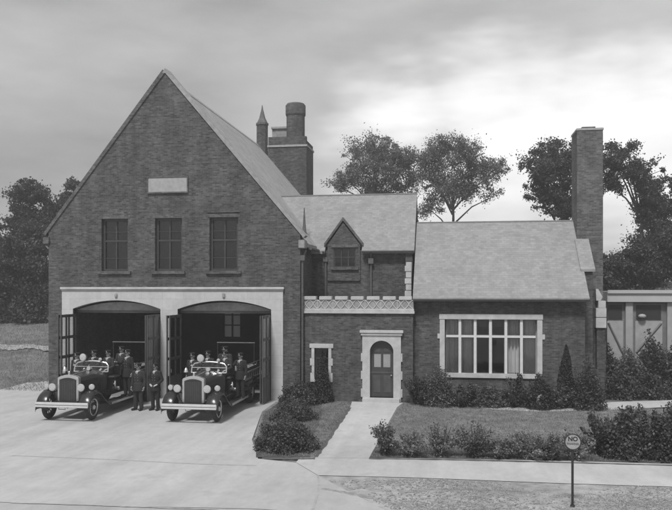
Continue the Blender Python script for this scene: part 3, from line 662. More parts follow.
# big mullioned window
mb = MB(); t = .17
mb.box(fx0-.03, fx0+t, WY-.05, WY+.18, fz0-.16, fz1+.0); mb.box(fx1-t, fx1+.03, WY-.05, WY+.18, fz0-.16, fz1); mb.box(fx0-.05, fx1+.05, WY-.07, WY+.18, fz1-.14+.002, fz1+.07)
mb.box(fx0+t, fx1-t, WY-.07, WY+.18, fz0-.16, fz0+.02)
zt = Z_(490, 336.5, WY); mb.box(fx0-.12, fx0-.03, WY-.04, WY+.05, zt-.1, zt+.1); mb.box(fx1+.03, fx1+.13, WY-.04, WY+.05, zt-.1, zt+.1)
ws = part(mb, 'window_surround', M['stone'], bevel=.008)
mb = MB(); xs = [fx0+t+(fx1-fx0-2*t)*k/6 for k in range(1, 6)]
for x in xs: mb.box(x-.055, x+.055, WY-.0, WY+.14, fz0+.022, fz1-.14)
wn = part(mb, 'mullion', M['white'], bevel=.006)
mb = MB(); ed = [fx0+t]+xs+[fx1-t]
for a, b in zip(ed, ed[1:]): mb.box(a+.056, b-.056, WY+.01, WY+.13, zt-.045, zt+.045)
part(mb, 'transom', M['white'])
for a, b in zip(ed, ed[1:]):
    for z0, z1 in ((fz0+.03, zt-.045), (zt+.045, fz1-.14)):
        mb = MB(); t2 = .025; A, B_ = a+.056, b-.056
        mb.box(A, A+t2, WY+.05, WY+.09, z0, z1); mb.box(B_-t2, B_, WY+.05, WY+.09, z0, z1); mb.box(A+t2, B_-t2, WY+.05, WY+.09, z0, z0+t2); mb.box(A+t2, B_-t2, WY+.05, WY+.09, z1-t2, z1)
        fr = part(mb, 'casement', M['sash']); p = MB(); p.face([(A, WY+.07, z0), (B_, WY+.07, z0), (B_, WY+.07, z1), (A, WY+.07, z1)]); p.done('pane', M['glass'], fr)
def drape(x0, x1, y, z0, z1, n):
    mb = MB(); k = n*8; top_, bot = [], []
    for i in range(k+1):
        t = i/k; yy = y+.045*sin(2*pi*n*t)+.02*sin(5.1*pi*n*t*.37); xx = x0+(x1-x0)*t
        top_.append(mb.bm.verts.new((xx, yy, z1))); bot.append(mb.bm.verts.new((xx+.02*sin(7*t), yy*1.0, z0)))
    for i in range(k): mb.bm.faces.new((bot[i], bot[i+1], top_[i+1], top_[i]))
    return part(mb, 'curtain', M['curtain'], smooth=True)
drape(ed[0]-.05, ed[2]+.05, WY+.3, fz0-.1, fz1, 9); drape(ed[4]-.05, ed[6]+.05, WY+.3, fz0-.1, fz1, 9)
mb = MB(); mb.box(ed[2]+.05, ed[4]-.05, WY+.27, WY+.28, fz1-.45, fz1); part(mb, 'roller_blind', M['blind'])
# chimney with sloping shoulder at the wing's right end
CX0, CX1 = 5.33, X_(603, 3.0); CT = Z_(590, 128, 3)
mb = MB(); mb.box(CX0, CX1, 3.0, 4.4, 3.0, CT-.1); ch = part(mb, 'chimney', M['brick2'])
mb = MB(); mb.box(CX0-.03, CX1+.03, 2.97, 4.43, CT-.10, CT); mb.done('chimney_cap', M['cap'], ch, bevel=.015)
mb = MB(); mb.box(CX0+.25, CX1-.25, 3.3, 4.1, CT, CT+.12); mb.done('flue', M['brick'], ch)
s0 = WE+(1.5-.3)*(WRZ-WE)/(WRY-.3); s1 = WE+(3.0-.3)*(WRZ-WE)/(WRY-.3)
mb = MB(); mb.prism([(1.6, -.2), (1.6, s0-.06), (3.0, s1-.06), (3.0, -.2)], 'x', WX1, 5.72); mb.box(WX1, X_(606, 3.0), 3.001, 4.5, -.2, 3.0); mb.done('chimney_breast', M['brick'], ch)
mb = MB(); mb.prism([(1.5, s0+.0), (1.5, s0+.10), (3.0, s1+.10), (3.0, s1)], 'x', WX1-.02, 5.80); mb.done('shoulder_slab', M['roof_x'], ch)
# stone offset blocks on the breast
bx0, bx1 = X_(596, 2.6), X_(606.5, 2.6); z0, z1, zm = Z_(600, 328, 2.6), Z_(600, 308, 2.6), Z_(600, 317.5, 2.6)
mb = MB(); mb.box(bx0, bx1, 2.6, 3.3, z0, zm-.01); mb.box(bx0, bx1, 2.6, 3.3, zm+.01, z1); mb.box(bx0+.1, bx1-.02, 2.62, 3.3, z1+.003, z1+.3)
mb.prism([(bx0+.02, z1+.3), (bx0+.2, z1+.3), (bx0+.28, z1+.45), (bx0+.1, z1+.8), (bx0, z1+.8)], 'y', 2.64, 3.0); mb.done('stone_offset', M['stone'], ch, bevel=.012)
mb = MB(); mb.box(bx0+.05, bx1-.05, 2.68, 3.2, -.2, z0-.003); mb.done('buttress', M['brick'], ch)

# ------------------------------------------------------------------ porch structure at the right
a = X_(605, 6); 
po = thing('open_shed', (a+3, 6, 0), 'low flat roofed shed with pale fascia and braced doors beyond the chimney', 'shed')
px = lambda p, Y=6: X_(p, Y)-(a+3); pz = lambda y: Z_(635, y, 6)
mb = MB(); mb.box(px(606), px(730), -.3, 4.2, pz(302), pz(291.5)); mb.box(px(606), px(730), -.38, -.302, pz(293.5), pz(290)); mb.done('roof', M['fascia'], po, bevel=.01)
mb = MB(); mb.box(px(608), px(725), .0, .12, 0, pz(303)); mb.done('wall', M['board'], po)
mb = MB(); mb.box(px(608), px(608)+.15, .12, 4, 0, pz(303)); mb.box(px(725)-.15, px(725), .12, 4, 0, pz(303)); mb.box(px(608), px(725), 3.9, 4, 0, pz(303)); mb.done('rear_wall', M['board'], po)
for p in (628.5, 670, 712): mb = MB(); mb.box(px(p)-.16, px(p)+.16, -.16, -.005, 0, pz(302.5)); mb.done('post', M['panel'], po, bevel=.01)
for p0_, p1_, fl in ((607, 623, 1), (635, 662, -1), (677, 705, 1)):
    x0, x1 = px(p0_), px(p1_)
    mb = MB(); mb.box(x0, x1, -.05, -.003, 0, pz(321)); d = mb.done('door', M['panel'], po)
    mb = MB(); za, zb = pz(352), pz(323)
    q = [Vector((x0+.05, -.075, za)), Vector((x1-.05, -.075, zb))] if fl < 0 else [Vector((x1-.05, -.075, za)), Vector((x0+.05, -.075, zb))]
    mb.tube(q, .05, 4); mb.done('brace', M['board'], d)
    mb = MB(); mb.box(x0+.05, x1-.05, -.04, -.004, pz(319), pz(305)); mb.done('window', M['core'], po)
mb = MB(); mb.ball((px(641), -.2, pz(316)), .13, (1.4, 1, .8)); mb.done('lamp', M['panel'], po, smooth=True)

# ------------------------------------------------------------------ trees
def clumps_tree(name, label, x, y, h, blobs, lm, n, leaf, clr, group, trunk_r=.28, z0=0, seed=1, spread=.5, kind='tree'):
    """blobs: list of (dx,dy,z,rx,rz) crown masses; leaves gather in clumps on twigs inside them"""
    r = np.random.default_rng(seed); rnd = random.Random(seed)
    t = thing(name, (x, y, z0), label, 'tree', group)
    mb = MB(); top = h*.80
    pts = [(0, 0, -.3), (.1*rnd.uniform(-1, 1), 0, top*.3), (.3*rnd.uniform(-1, 1), .1, top*.6), (.4*rnd.uniform(-1, 1), 0, top)]
    mb.tube(pts, [trunk_r*1.2, trunk_r*.8, trunk_r*.5, trunk_r*.12], 8)
    allp = []
    tot = sum(b[3]**1.5*b[4] for b in blobs)
    for (dx_, dy_, z, rx, rz) in blobs:
        k = max(4, int(clr*1.25*(rx**1.5*rz)/tot))
        start = Vector((0, .05, min(max(z-rz*1.3-abs(dx_)*.5, h*.25), top*.8)))
        hub = Vector((dx_, dy_, z-rz*.3)); mb.tube([start, start.lerp(hub, .5)+Vector((0, 0, .12*abs(dx_))), hub], [trunk_r*.30, trunk_r*.2, trunk_r*.1], 6)
        for _ in range(k):
            while True:
                v = r.normal(size=3); v /= np.linalg.norm(v); v *= r.uniform(.15, 1)**.5
                if v[2] > -.75: break
            wv = 1+.30*sin(5*v[0]+3*v[2]+seed+dx_)*cos(4*v[1]+2*v[2]); v = v*wv
            if r.random() < .14: v *= 1.22
            c = np.array([dx_+v[0]*rx, dy_+v[1]*rx, z+v[2]*rz]); cr = r.uniform(.12, .50)*spread
            if r.random() < .85: mb.tube([hub, (Vector(c)+hub)/2+Vector((0, 0, .12)), Vector(c)], [trunk_r*.09, .028, .012], 4)
            m_ = int(n/clr/1.5*(.35+2.6*(cr/spread)**1.3)); ax_ = r.normal(size=3); ax_ /= np.linalg.norm(ax_); q = r.normal(size=(m_, 3))*np.array([1, 1, .65])*cr; q += ax_*(r.normal(size=m_)*cr*1.1)[:, None]
            allp.append(c+q)
    mb.done('trunk', M['bark'], t)
    me = leaf_mesh('crown', np.concatenate(allp), leaf); link('crown', me, lm, t)
    return t
def tr(px, Y): return X_(px, Y)
def zz(px, py, Y): return Z_(px, py, Y)
gt = 'trees behind the fire station'
def tree_px(label, pxc, Y, blobs_px, lm, n, leaf, clr, seed, **k):
    """blob list measured as (centre x, centre y, half width, half height) in picture units at depth Y"""
    x = tr(pxc, Y); bl = []; zg = terr(x, Y)
    for i, (bx_, by_, rw, rh) in enumerate(blobs_px):
        X, Z = XZ(bx_, by_, Y); s = (XZ(bx_+rw, by_, Y)[0]-X); sz = (XZ(bx_, by_-rh, Y)[1]-Z)
        bl.append((X-x, ((i*37) % 5-2)*s*.25, Z-zg, s, sz))
    h = max(b[2]+b[4] for b in bl)
    return clumps_tree('leafy_tree', label, x, Y, h, bl, lm, n, leaf, clr, gt, seed=seed, z0=zg, **k)
tree_px('airy pale crowned tree rising behind the middle slate roof beside the dormer', 372, 34, [(340, 186, 14, 7), (408, 160, 12, 18), (362, 162, 20, 24), (392, 165, 26, 22), (375, 146, 22, 12), (350, 178, 14, 14), (408, 182, 12, 16), (380, 188, 30, 12)], M['leafp'], 36000, .095, 190, 11, spread=.75)
tree_px('pale rounded tree above the left half of the wing roof, second of the middle pair', 452, 33, [(426, 168, 12, 18), (496, 170, 10, 14), (440, 155, 18, 20), (470, 162, 22, 20), (452, 146, 20, 12), (486, 176, 14, 14), (455, 190, 26, 18), (430, 205, 12, 14), (492, 195, 8, 8), (436, 180, 12, 20)], M['leafp'], 36000, .095, 190, 12, spread=.75)
tree_px('dark spreading tree directly behind the tall right chimney', 562, 26, [(548, 172, 22, 26), (575, 160, 20, 20), (530, 165, 12, 8), (560, 200, 20, 20), (590, 165, 16, 18), (540, 196, 14, 20), (572, 212, 16, 12), (548, 150, 16, 12), (600, 178, 12, 20)], M['leafy'], 44000, .10, 190, 13, spread=.6)
tree_px('dark arching tree to the right of the tall chimney at the picture edge', 640, 26, [(620, 162, 18, 14), (640, 178, 20, 14), (655, 195, 16, 20), (612, 182, 10, 16), (652, 226, 16, 26), (672, 200, 20, 26), (628, 150, 12, 8), (612, 152, 10, 10), (650, 205, 16, 20)], M['leafy'], 44000, .10, 180, 14, spread=.55)
tree_px('low dense tree with a pointed top above the shed roof', 640, 20, [(638, 262, 16, 24), (652, 268, 18, 26), (620, 272, 14, 16), (670, 258, 16, 30)], M['leafy'], 44000, .10, 150, 15, spread=.6)
tree_px('low dark tree just right of the chimney above the shed roof', 608, 21, [(606, 275, 12, 18), (618, 278, 12, 14)], M['leafy'], 12000, .14, 50, 16, spread=.6)
tree_px('tall ragged tree at the far left with gaps in its crown', 38, 24, [(36, 196, 16, 16), (28, 214, 16, 14), (52, 216, 16, 14), (40, 232, 24, 12), (20, 228, 12, 14)], M['leafy'], 30000, .12, 90, 17, spread=.7)
tree_px('small tree top showing beside the left slope of the gable', 76, 27, [(75, 186, 7, 7), (72, 202, 9, 10), (64, 220, 10, 14)], M['leafy'], 8000, .15, 40, 18, spread=.6)
tree_px('dark low bushy tree filling the space left of the gable wall', 30, 22, [(22, 260, 16, 22), (42, 262, 16, 24), (30, 285, 22, 18), (6, 265, 18, 30), (52, 282, 14, 22)], M['leafy'], 30000, .15, 110, 19, spread=.8)
tree_px('dark low tree outside the far left edge behind the field', -12, 24, [(-14, 240, 22, 26), (-14, 280, 24, 22), (-40, 262, 22, 34)], M['leafy'], 30000, .12, 90, 20, spread=.8)
# far wood closing the horizon
pts_ = []
r = np.random.default_rng(5)
for k in range(420):
    x = r.uniform(-120, 140); yb = 75+r.uniform(0, 14); zc = terr(x, yb)+r.uniform(1, 5.5)+1.0*sin(x*.13)
    pts_.append(np.array([x, yb, zc])+r.normal(size=(90, 3))*np.array([2.0, 1.5, 1.3]))
o = link('far_wood', leaf_mesh('far_wood', np.concatenate(pts_), .6), M['leafy']); o['kind'] = 'stuff'; tag(o, 'distant band of dark woodland closing the horizon', 'wood')

# ------------------------------------------------------------------ shrubs
def shrub(name, label, x, y, rx, ry, h, n, leaf, m, group=None, shape='mound', seed=1, z0=0):
    r = np.random.default_rng(seed)
    t = thing(name, (x, y, z0), label, 'shrub', group)
    mb = MB(); rnd = random.Random(seed)
    ns = 7 if shape != 'cone' else 1
    for k in range(ns):
        a = 2*pi*k/ns; f = .0 if ns == 1 else .55
        mb.tube([(0, 0, -.05), (cos(a)*rx*f*.5, sin(a)*ry*f*.5, h*.4), (cos(a)*rx*f, sin(a)*ry*f, h*.8)], [.03, .02, .008], 5)
    mb.done('stems', M['bark'], t)
    if shape == 'mound':
        u = r.normal(size=(n, 3)); u /= np.linalg.norm(u, axis=1)[:, None]; u[:, 2] = np.abs(u[:, 2])*1.0
        rad = r.random(n)**.28
        lump = 1+.16*np.sin(u[:, 0]*5+seed)*np.cos(u[:, 1]*6+seed*2)+.12*np.sin(u[:, 2]*9+u[:, 0]*7)
        p = u*rad[:, None]*lump[:, None]*np.array([rx, ry, h*.97])+np.array([0, 0, .03]); p[:, 2] = np.where(r.random(n) < .35, p[:, 2]*r.random(n), p[:, 2])
        p += r.normal(size=(n, 3))*leaf*.6
    elif shape == 'cone':
        z = r.random(n)**1.25; a = r.random(n)*2*pi; rr = (1-z)**.75*(.45+.55*r.random(n)**.4)*(1+.15*np.sin(a*3+z*9))
        p = np.stack([np.cos(a)*rr*rx, np.sin(a)*rr*ry, z*h+.04], 1)
    else:   # loose: leafy canes radiating from a base
        k = 26; P_ = []
        for c in range(k):
            a = r.uniform(0, 2*pi); l = r.uniform(.2, 1.15); tip = np.array([cos(a)*rx*l, sin(a)*ry*l, h*r.uniform(.45, 1.08)*(1-.28*l)])
            s = r.random(int(n/k))**.8; q = tip*s[:, None]*np.array([1, 1, 1]); q[:, :2] *= s[:, None]**.4
            P_.append(q+r.normal(size=q.shape)*.045)
        p = np.concatenate(P_)
    p[:, 2] = np.maximum(p[:, 2], .02)
    link('foliage', leaf_mesh('foliage', p, leaf), m, t); return t
def at(px, py): return G(px, py)
x, y = at(283, 456); shrub('shrub', 'big low clipped shrub at the corner of driveway and path', x-.05, y+.75, .82, .75, .86, 16000, .04, M['hedge'], seed=21)
x, y = at(288, 424); shrub('shrub', 'low spreading shrub between driveway and grass, behind the big corner shrub', x, y+.9, .72, .95, .66, 10000, .04, M['hedge'], seed=22)
shrub('shrub', 'dark small shrub against the brick corner pier of the garage', -5.9, -1.0, .75, .7, .85, 6000, .05, M['hedge'], seed=23)
shrub('evergreen_shrub', 'tall narrow evergreen beside the small quoined window', X_(323, -.25), -.3, .42, .4, 2.05, 9000, .05, M['needle'], shape='cone', seed=24)
shrub('shrub', 'dark rounded shrub at the foot of the narrow evergreen by the window', X_(312, -.4), -.6, .55, .45, .8, 5000, .05, M['needle'], seed=25)
gf = 'shrubs planted along the wing wall'
fl = [(420, 404, 12, 372, 'leafy shrub nearest the front door at the wing wall', 'mound'), (440, 405, 17, 370, 'bushy shrub below the left end of the wide window', 'mound'), (466, 405, 16, 377, 'low shrub beneath the left curtain of the wide window', 'mound'),
      (491, 405.5, 15, 381, 'lowest dark shrub under the middle of the wide window', 'mound'), (516, 405, 14, 374, 'dense shrub beneath the right curtain of the wide window', 'mound'), (541, 405, 14, 373, 'dark shrub under the right corner of the wide window', 'mound'),
      (564, 405, 13, 376, 'low shrub at the foot of the pointed evergreen', 'mound'), (588, 404, 14, 366, 'rounded shrub at the right corner of the wing', 'mound')]
for i, (p, q, wpx, top, lb, sh_) in enumerate(fl):
    y = -.35-.12*(i % 3); x = X_(p, y); s = 25.0; rx = wpx/s*1.1; hh = Z_(p, top, y)
    shrub('shrub', lb, x, y, rx*[1.1, .95, 1.2, 1, 1.25, .9, 1.1, 1][i], .6, hh*[.95, 1.05, .8, .78, 1.0, .9, .75, 1.1][i], 7000, .048, M[['hedge', 'leafm', 'hedge', 'leafm', 'hedge', 'needle', 'leafm', 'hedge'][i]], gf, ['loose', 'mound', 'loose', 'mound', 'loose', 'mound', 'loose', 'mound'][i], seed=30+i)
shrub('evergreen_shrub', 'pointed dark evergreen against the brick right of the wide window', X_(566, 0), -.05, .45, .4, Z_(566, 346, 0), 9000, .05, M['needle'], shape='cone', seed=41)
gh = 'young plants in the row along the sidewalk'
names_ = ['first bushy young plant beside the footpath', 'second young plant of the sidewalk row, thin at its foot', 'third young plant of the sidewalk row with a leaning side', 'fourth young plant of the sidewalk row, widest of the left half', 'fifth young plant of the sidewalk row, sparse and low', 'sixth young plant of the sidewalk row near its middle', 'seventh young plant of the sidewalk row, left of the round sign', 'eighth young plant of the sidewalk row just behind the round sign']
for i, (p, w_, h_) in enumerate([(384, 10, 28), (410, 14, 26), (440, 13, 27), (475, 19, 26), (503, 12, 21), (527, 14, 22), (551, 14, 22), (574, 13, 24)]):
    x, y = at(p, 456.5+(p-380)*.025); s = 750/(F*H/(456-HY)); shrub('young_plant', names_[i], x, y+.1, w_/s*1.5, .5, h_/s*1.35*[1, .8, 1.05, 1.1, .75, .95, .85, .95][i], 3000, .04, M['leafl' if i % 3 else 'leafm'], gh, 'loose', seed=50+i)
gr = 'large shrubs at the right edge of the garden'
for i, (p, q, w_, h_, lb, shp) in enumerate([(605, 461, 20, 50, 'tall spiky shrub rising behind the round sign post', 'loose'), (628, 463, 22, 44, 'broad bushy shrub between the spiky one and the picture edge', 'mound'), (652, 464, 20, 58, 'tallest leafy shrub at the right picture edge by the sidewalk', 'mound'), (680, 466, 26, 56, 'bushy shrub just past the right picture edge by the sidewalk', 'mound'), (640, 462, 14, 52, 'thin upright shrub poking above the broad bushy one', 'loose')]):
    x, y = at(p, q-3); s = 750/(F*H/(q-3-HY)); shrub('shrub', lb, x, y+.35+(.4 if shp == 'loose' and i else 0), w_/s*1.1, .6, h_/s, 9000 if shp == 'mound' else 7500, .052, M['hedge' if i % 2 else 'leafm'], gr, 'loose' if i in (0, 2, 4) else 'mound', seed=60+i)
for i, (p, q, w_, h_, lb) in enumerate([(612, 398, 14, 48, 'high shrub against the chimney breast'), (634, 397, 18, 44, 'wide untidy shrub in front of the shed doors'), (658, 396, 16, 58, 'tall untidy shrub before the shed at the right edge'), (684, 396, 18, 52, 'untidy shrub past the right edge before the shed'), (622, 399, 18, 26, 'low foreground shrub between chimney and shed'), (650, 399, 20, 24, 'low bushy shrub beside the side path')]):
    x, y = at(p, q-1); s = 750/(F*H/(q-HY)); shrub('shrub', lb, x, y+(.9 if i < 4 else .1), w_/s*1.1, .7, h_/s*.97, 7500, .07, M['hedge'] if i != 1 else M['leafp'], 'shrubs between the chimney and the shed', 'mound', seed=70+i)
gu = 'thicket shrubs at the foot of the left trees'
for i, (p, yy, w_, top) in enumerate([(2, 21.5, 14, 268), (18, 22, 15, 262), (33, 21.5, 14, 270), (47, 22, 12, 266)]):
    x = X_(p, yy); shrub('thicket_shrub', ['dark thicket bush at the far left picture edge below the trees', 'wide dark thicket bush left of the ragged tree trunk', 'dark thicket bush under the ragged tree', 'dark thicket bush nearest the gable wall below the left trees'][i], x, yy, 2.6, 1.8, 3.1+.3*(i % 2), 9000, .15, M['leafy'], gu, 'mound', seed=90+i, z0=terr(x, yy))
# pale carved garden ornament among the shrubs under the window
x, y = X_(540.5, -.95), -.45
og = thing('garden_ornament', (x, y-.5, 0), 'small pale curled stone ornament in front of the shrubs under the wide window', 'ornament')
mb = MB(); mb.tube([(0, 0, 0), (-.02, 0, .16), (-.09, 0, .34), (-.08, 0, .48), (.02, 0, .56), (.1, 0, .5), (.1, 0, .42)], [.09, .08, .08, .075, .06, .045, .03], 10); mb.done('scroll', M['stone_d'], og, smooth=True)
mb = MB(); mb.box(-.14, .14, -.1, .1, -.02, .05); mb.done('base', M['stone_d'], og, bevel=.01)

# ------------------------------------------------------------------ grass
def scatter(poly, n, seed):
    r = np.random.default_rng(seed); P_ = np.array(poly); lo, hi = P_.min(0), P_.max(0); out_ = []
    q = r.uniform(lo, hi, size=(n*4, 2)); ins = np.zeros(len(q), bool)
    for i in range(len(P_)):
        a, b = P_[i], P_[(i+1) % len(P_)]
        c = ((a[1] > q[:, 1]) != (b[1] > q[:, 1])) & (q[:, 0] < (b[0]-a[0])*(q[:, 1]-a[1])/(b[1]-a[1]+1e-12)+a[0]); ins ^= c
    return q[ins][:n]
def blades(name, q, h, wd, m, label, seed):
    r = np.random.default_rng(seed); n = len(q); a = r.random(n)*2*pi; hh = h*(.4+.9*r.random(n)); ln = r.normal(size=(n, 2))*h*.45
    V = np.empty((n, 3, 3), np.float32); b = np.stack([q[:, 0], q[:, 1], np.full(n, .015)], 1); s = np.stack([np.cos(a), np.sin(a), np.zeros(n)], 1)*wd/2
    V[:, 0] = b-s; V[:, 1] = b+s; V[:, 2] = b+np.stack([ln[:, 0], ln[:, 1], hh], 1)
    me = bpy.data.meshes.new(name); me.vertices.add(n*3); me.vertices.foreach_set('co', V.ravel()); me.loops.add(n*3); me.loops.foreach_set('vertex_index', np.arange(n*3, dtype=np.int32)); me.polygons.add(n)
    me.polygons.foreach_set('loop_start', np.arange(0, n*3, 3, dtype=np.int32)); me.polygons.foreach_set('loop_total', np.full(n, 3, np.int32)); me.update(); me.validate()
    o = link(name, me, m); o['kind'] = 'stuff'; tag(o, label, 'grass'); return o
la = [(-5.9, -.1), (X_(352, 0), -.1), G(350, 408), G(316, 457), G(262, 457), G(256, 440), G(264, 412)]
blades('grass', scatter(la, 26000, 1), .05, .014, M['grass'], 'mown grass between the driveway shrubs and the footpath', 1)
lb_ = [(X_(404, 0), -.1), G(398, 409), G(370, 457.5), G(560, 460.5), G(720, 465), G(720, 398), (8, -.1)]
blades('lawn_grass', scatter(lb_, 60000, 2), .05, .014, M['grass'], 'mown grass in front of the low wing', 2)
ve = g4((330, 481), (350, 490), (395, 512), (720, 530), (720, 489), (560, 484.5), (420, 479.5))
q = scatter(ve, 26000, 3); keep = (np.sin(q[:, 0]*1.7+1)+np.sin(q[:, 1]*2.9+q[:, 0]*.6)+np.random.default_rng(8).normal(size=len(q))*.8) > .55
blades('verge_grass', q[keep], .03, .009, M['straw'], 'thin dry grass scattered on the bare verge by the sidewalk', 3)
gq = scatter(ve, 6500, 9); r_g = np.random.default_rng(9); kg = (np.sin(gq[:, 0]*1.1+2)+np.sin(gq[:, 1]*2.1-gq[:, 0]*.5)+r_g.normal(size=len(gq))*.9) > .1; gq = gq[kg]; ng = len(gq)
oct_ = np.array([[1,0,0],[0,1,0],[-1,0,0],[0,-1,0],[0,0,.8],[0,0,-.6]], float); of_ = np.array([[0,1,4],[1,2,4],[2,3,4],[3,0,4],[1,0,5],[2,1,5],[3,2,5],[0,3,5]])
gz_ = r_g.uniform(.010, .034, ng)**1.0
V = oct_[None]*gz_[:, None, None]*r_g.uniform(.7, 1.3, (ng, 6, 3)); V[:, :, 0] += gq[:, 0:1]; V[:, :, 1] += gq[:, 1:2]; V[:, :, 2] += .016
me = bpy.data.meshes.new('gravel'); me.from_pydata(V.reshape(-1, 3).tolist(), [], (of_[None]+6*np.arange(ng)[:, None, None]).reshape(-1, 3).tolist()); o = link('gravel', me, M['gravel']); o['kind'] = 'stuff'; tag(o, 'loose gravel strewn over the bare verge beside the sidewalk', 'gravel')
q = scatter([(-46, 1), (-17.2, 1), (-17.2, 34), (-46, 34)], 110000, 4)
o = blades('field_grass', q, .11, .022, M['grass'], 'rough field grass left of the fire station', 4)
co = np.empty(len(o.data.vertices)*3, np.float32); o.data.vertices.foreach_get('co', co); co = co.reshape(-1, 3)
b = np.repeat(np.array([terr(x, y) for x, y in q]), 3); co[:, 2] += b; o.data.vertices.foreach_set('co', co.ravel())

# ------------------------------------------------------------------ street sign
x, y = G(572.5, 507)
sg = thing('street_sign', (x, y, 0), 'round parking sign on a thin dark post in the verge', 'sign')
zc = Z_(573, 441.5, y); rr = .162
mb = MB(); mb.tube([(.0, 0, -.1), (.0, 0, zc-rr-.0), (.005, 0, zc)], .026, 10); mb.tube([(0, 0, 0), (0, 0, .05)], [.06, .045], 10); mb.done('post', M['iron'], sg, smooth=True)
mb = MB(); mb.tube([(0, -.03, zc), (0, -.045, zc)], rr, 32); pl = mb.done('sign_disc', M['signw'], sg)
mb = MB(); mb.ring((0, -.038, zc), (0, 1, 0), rr, .014, 36, 8); mb.done('rim', M['iron'], pl)
def text(s, size, z, m, parent, ext=.002):
    c = bpy.data.curves.new('lettering', 'FONT'); c.body = s; c.size = size; c.align_x = 'CENTER'; c.align_y = 'CENTER'; c.extrude = ext; c.offset = size*.03
    o = bpy.data.objects.new('t', c); COL.objects.link(o); dg = bpy.context.evaluated_depsgraph_get(); me = bpy.data.meshes.new_from_object(o.evaluated_get(dg)); bpy.data.objects.remove(o)
    me.transform(Matrix.Translation((0, -.048, z)) @ Matrix.Rotation(R(90), 4, 'X')); me.materials.clear(); me.name = 'lettering'; return link('lettering', me, m, parent)
text('NO', .125, zc+.06, M['signk'], pl); text('PARKING', .056, zc-.04, M['lead'], pl)

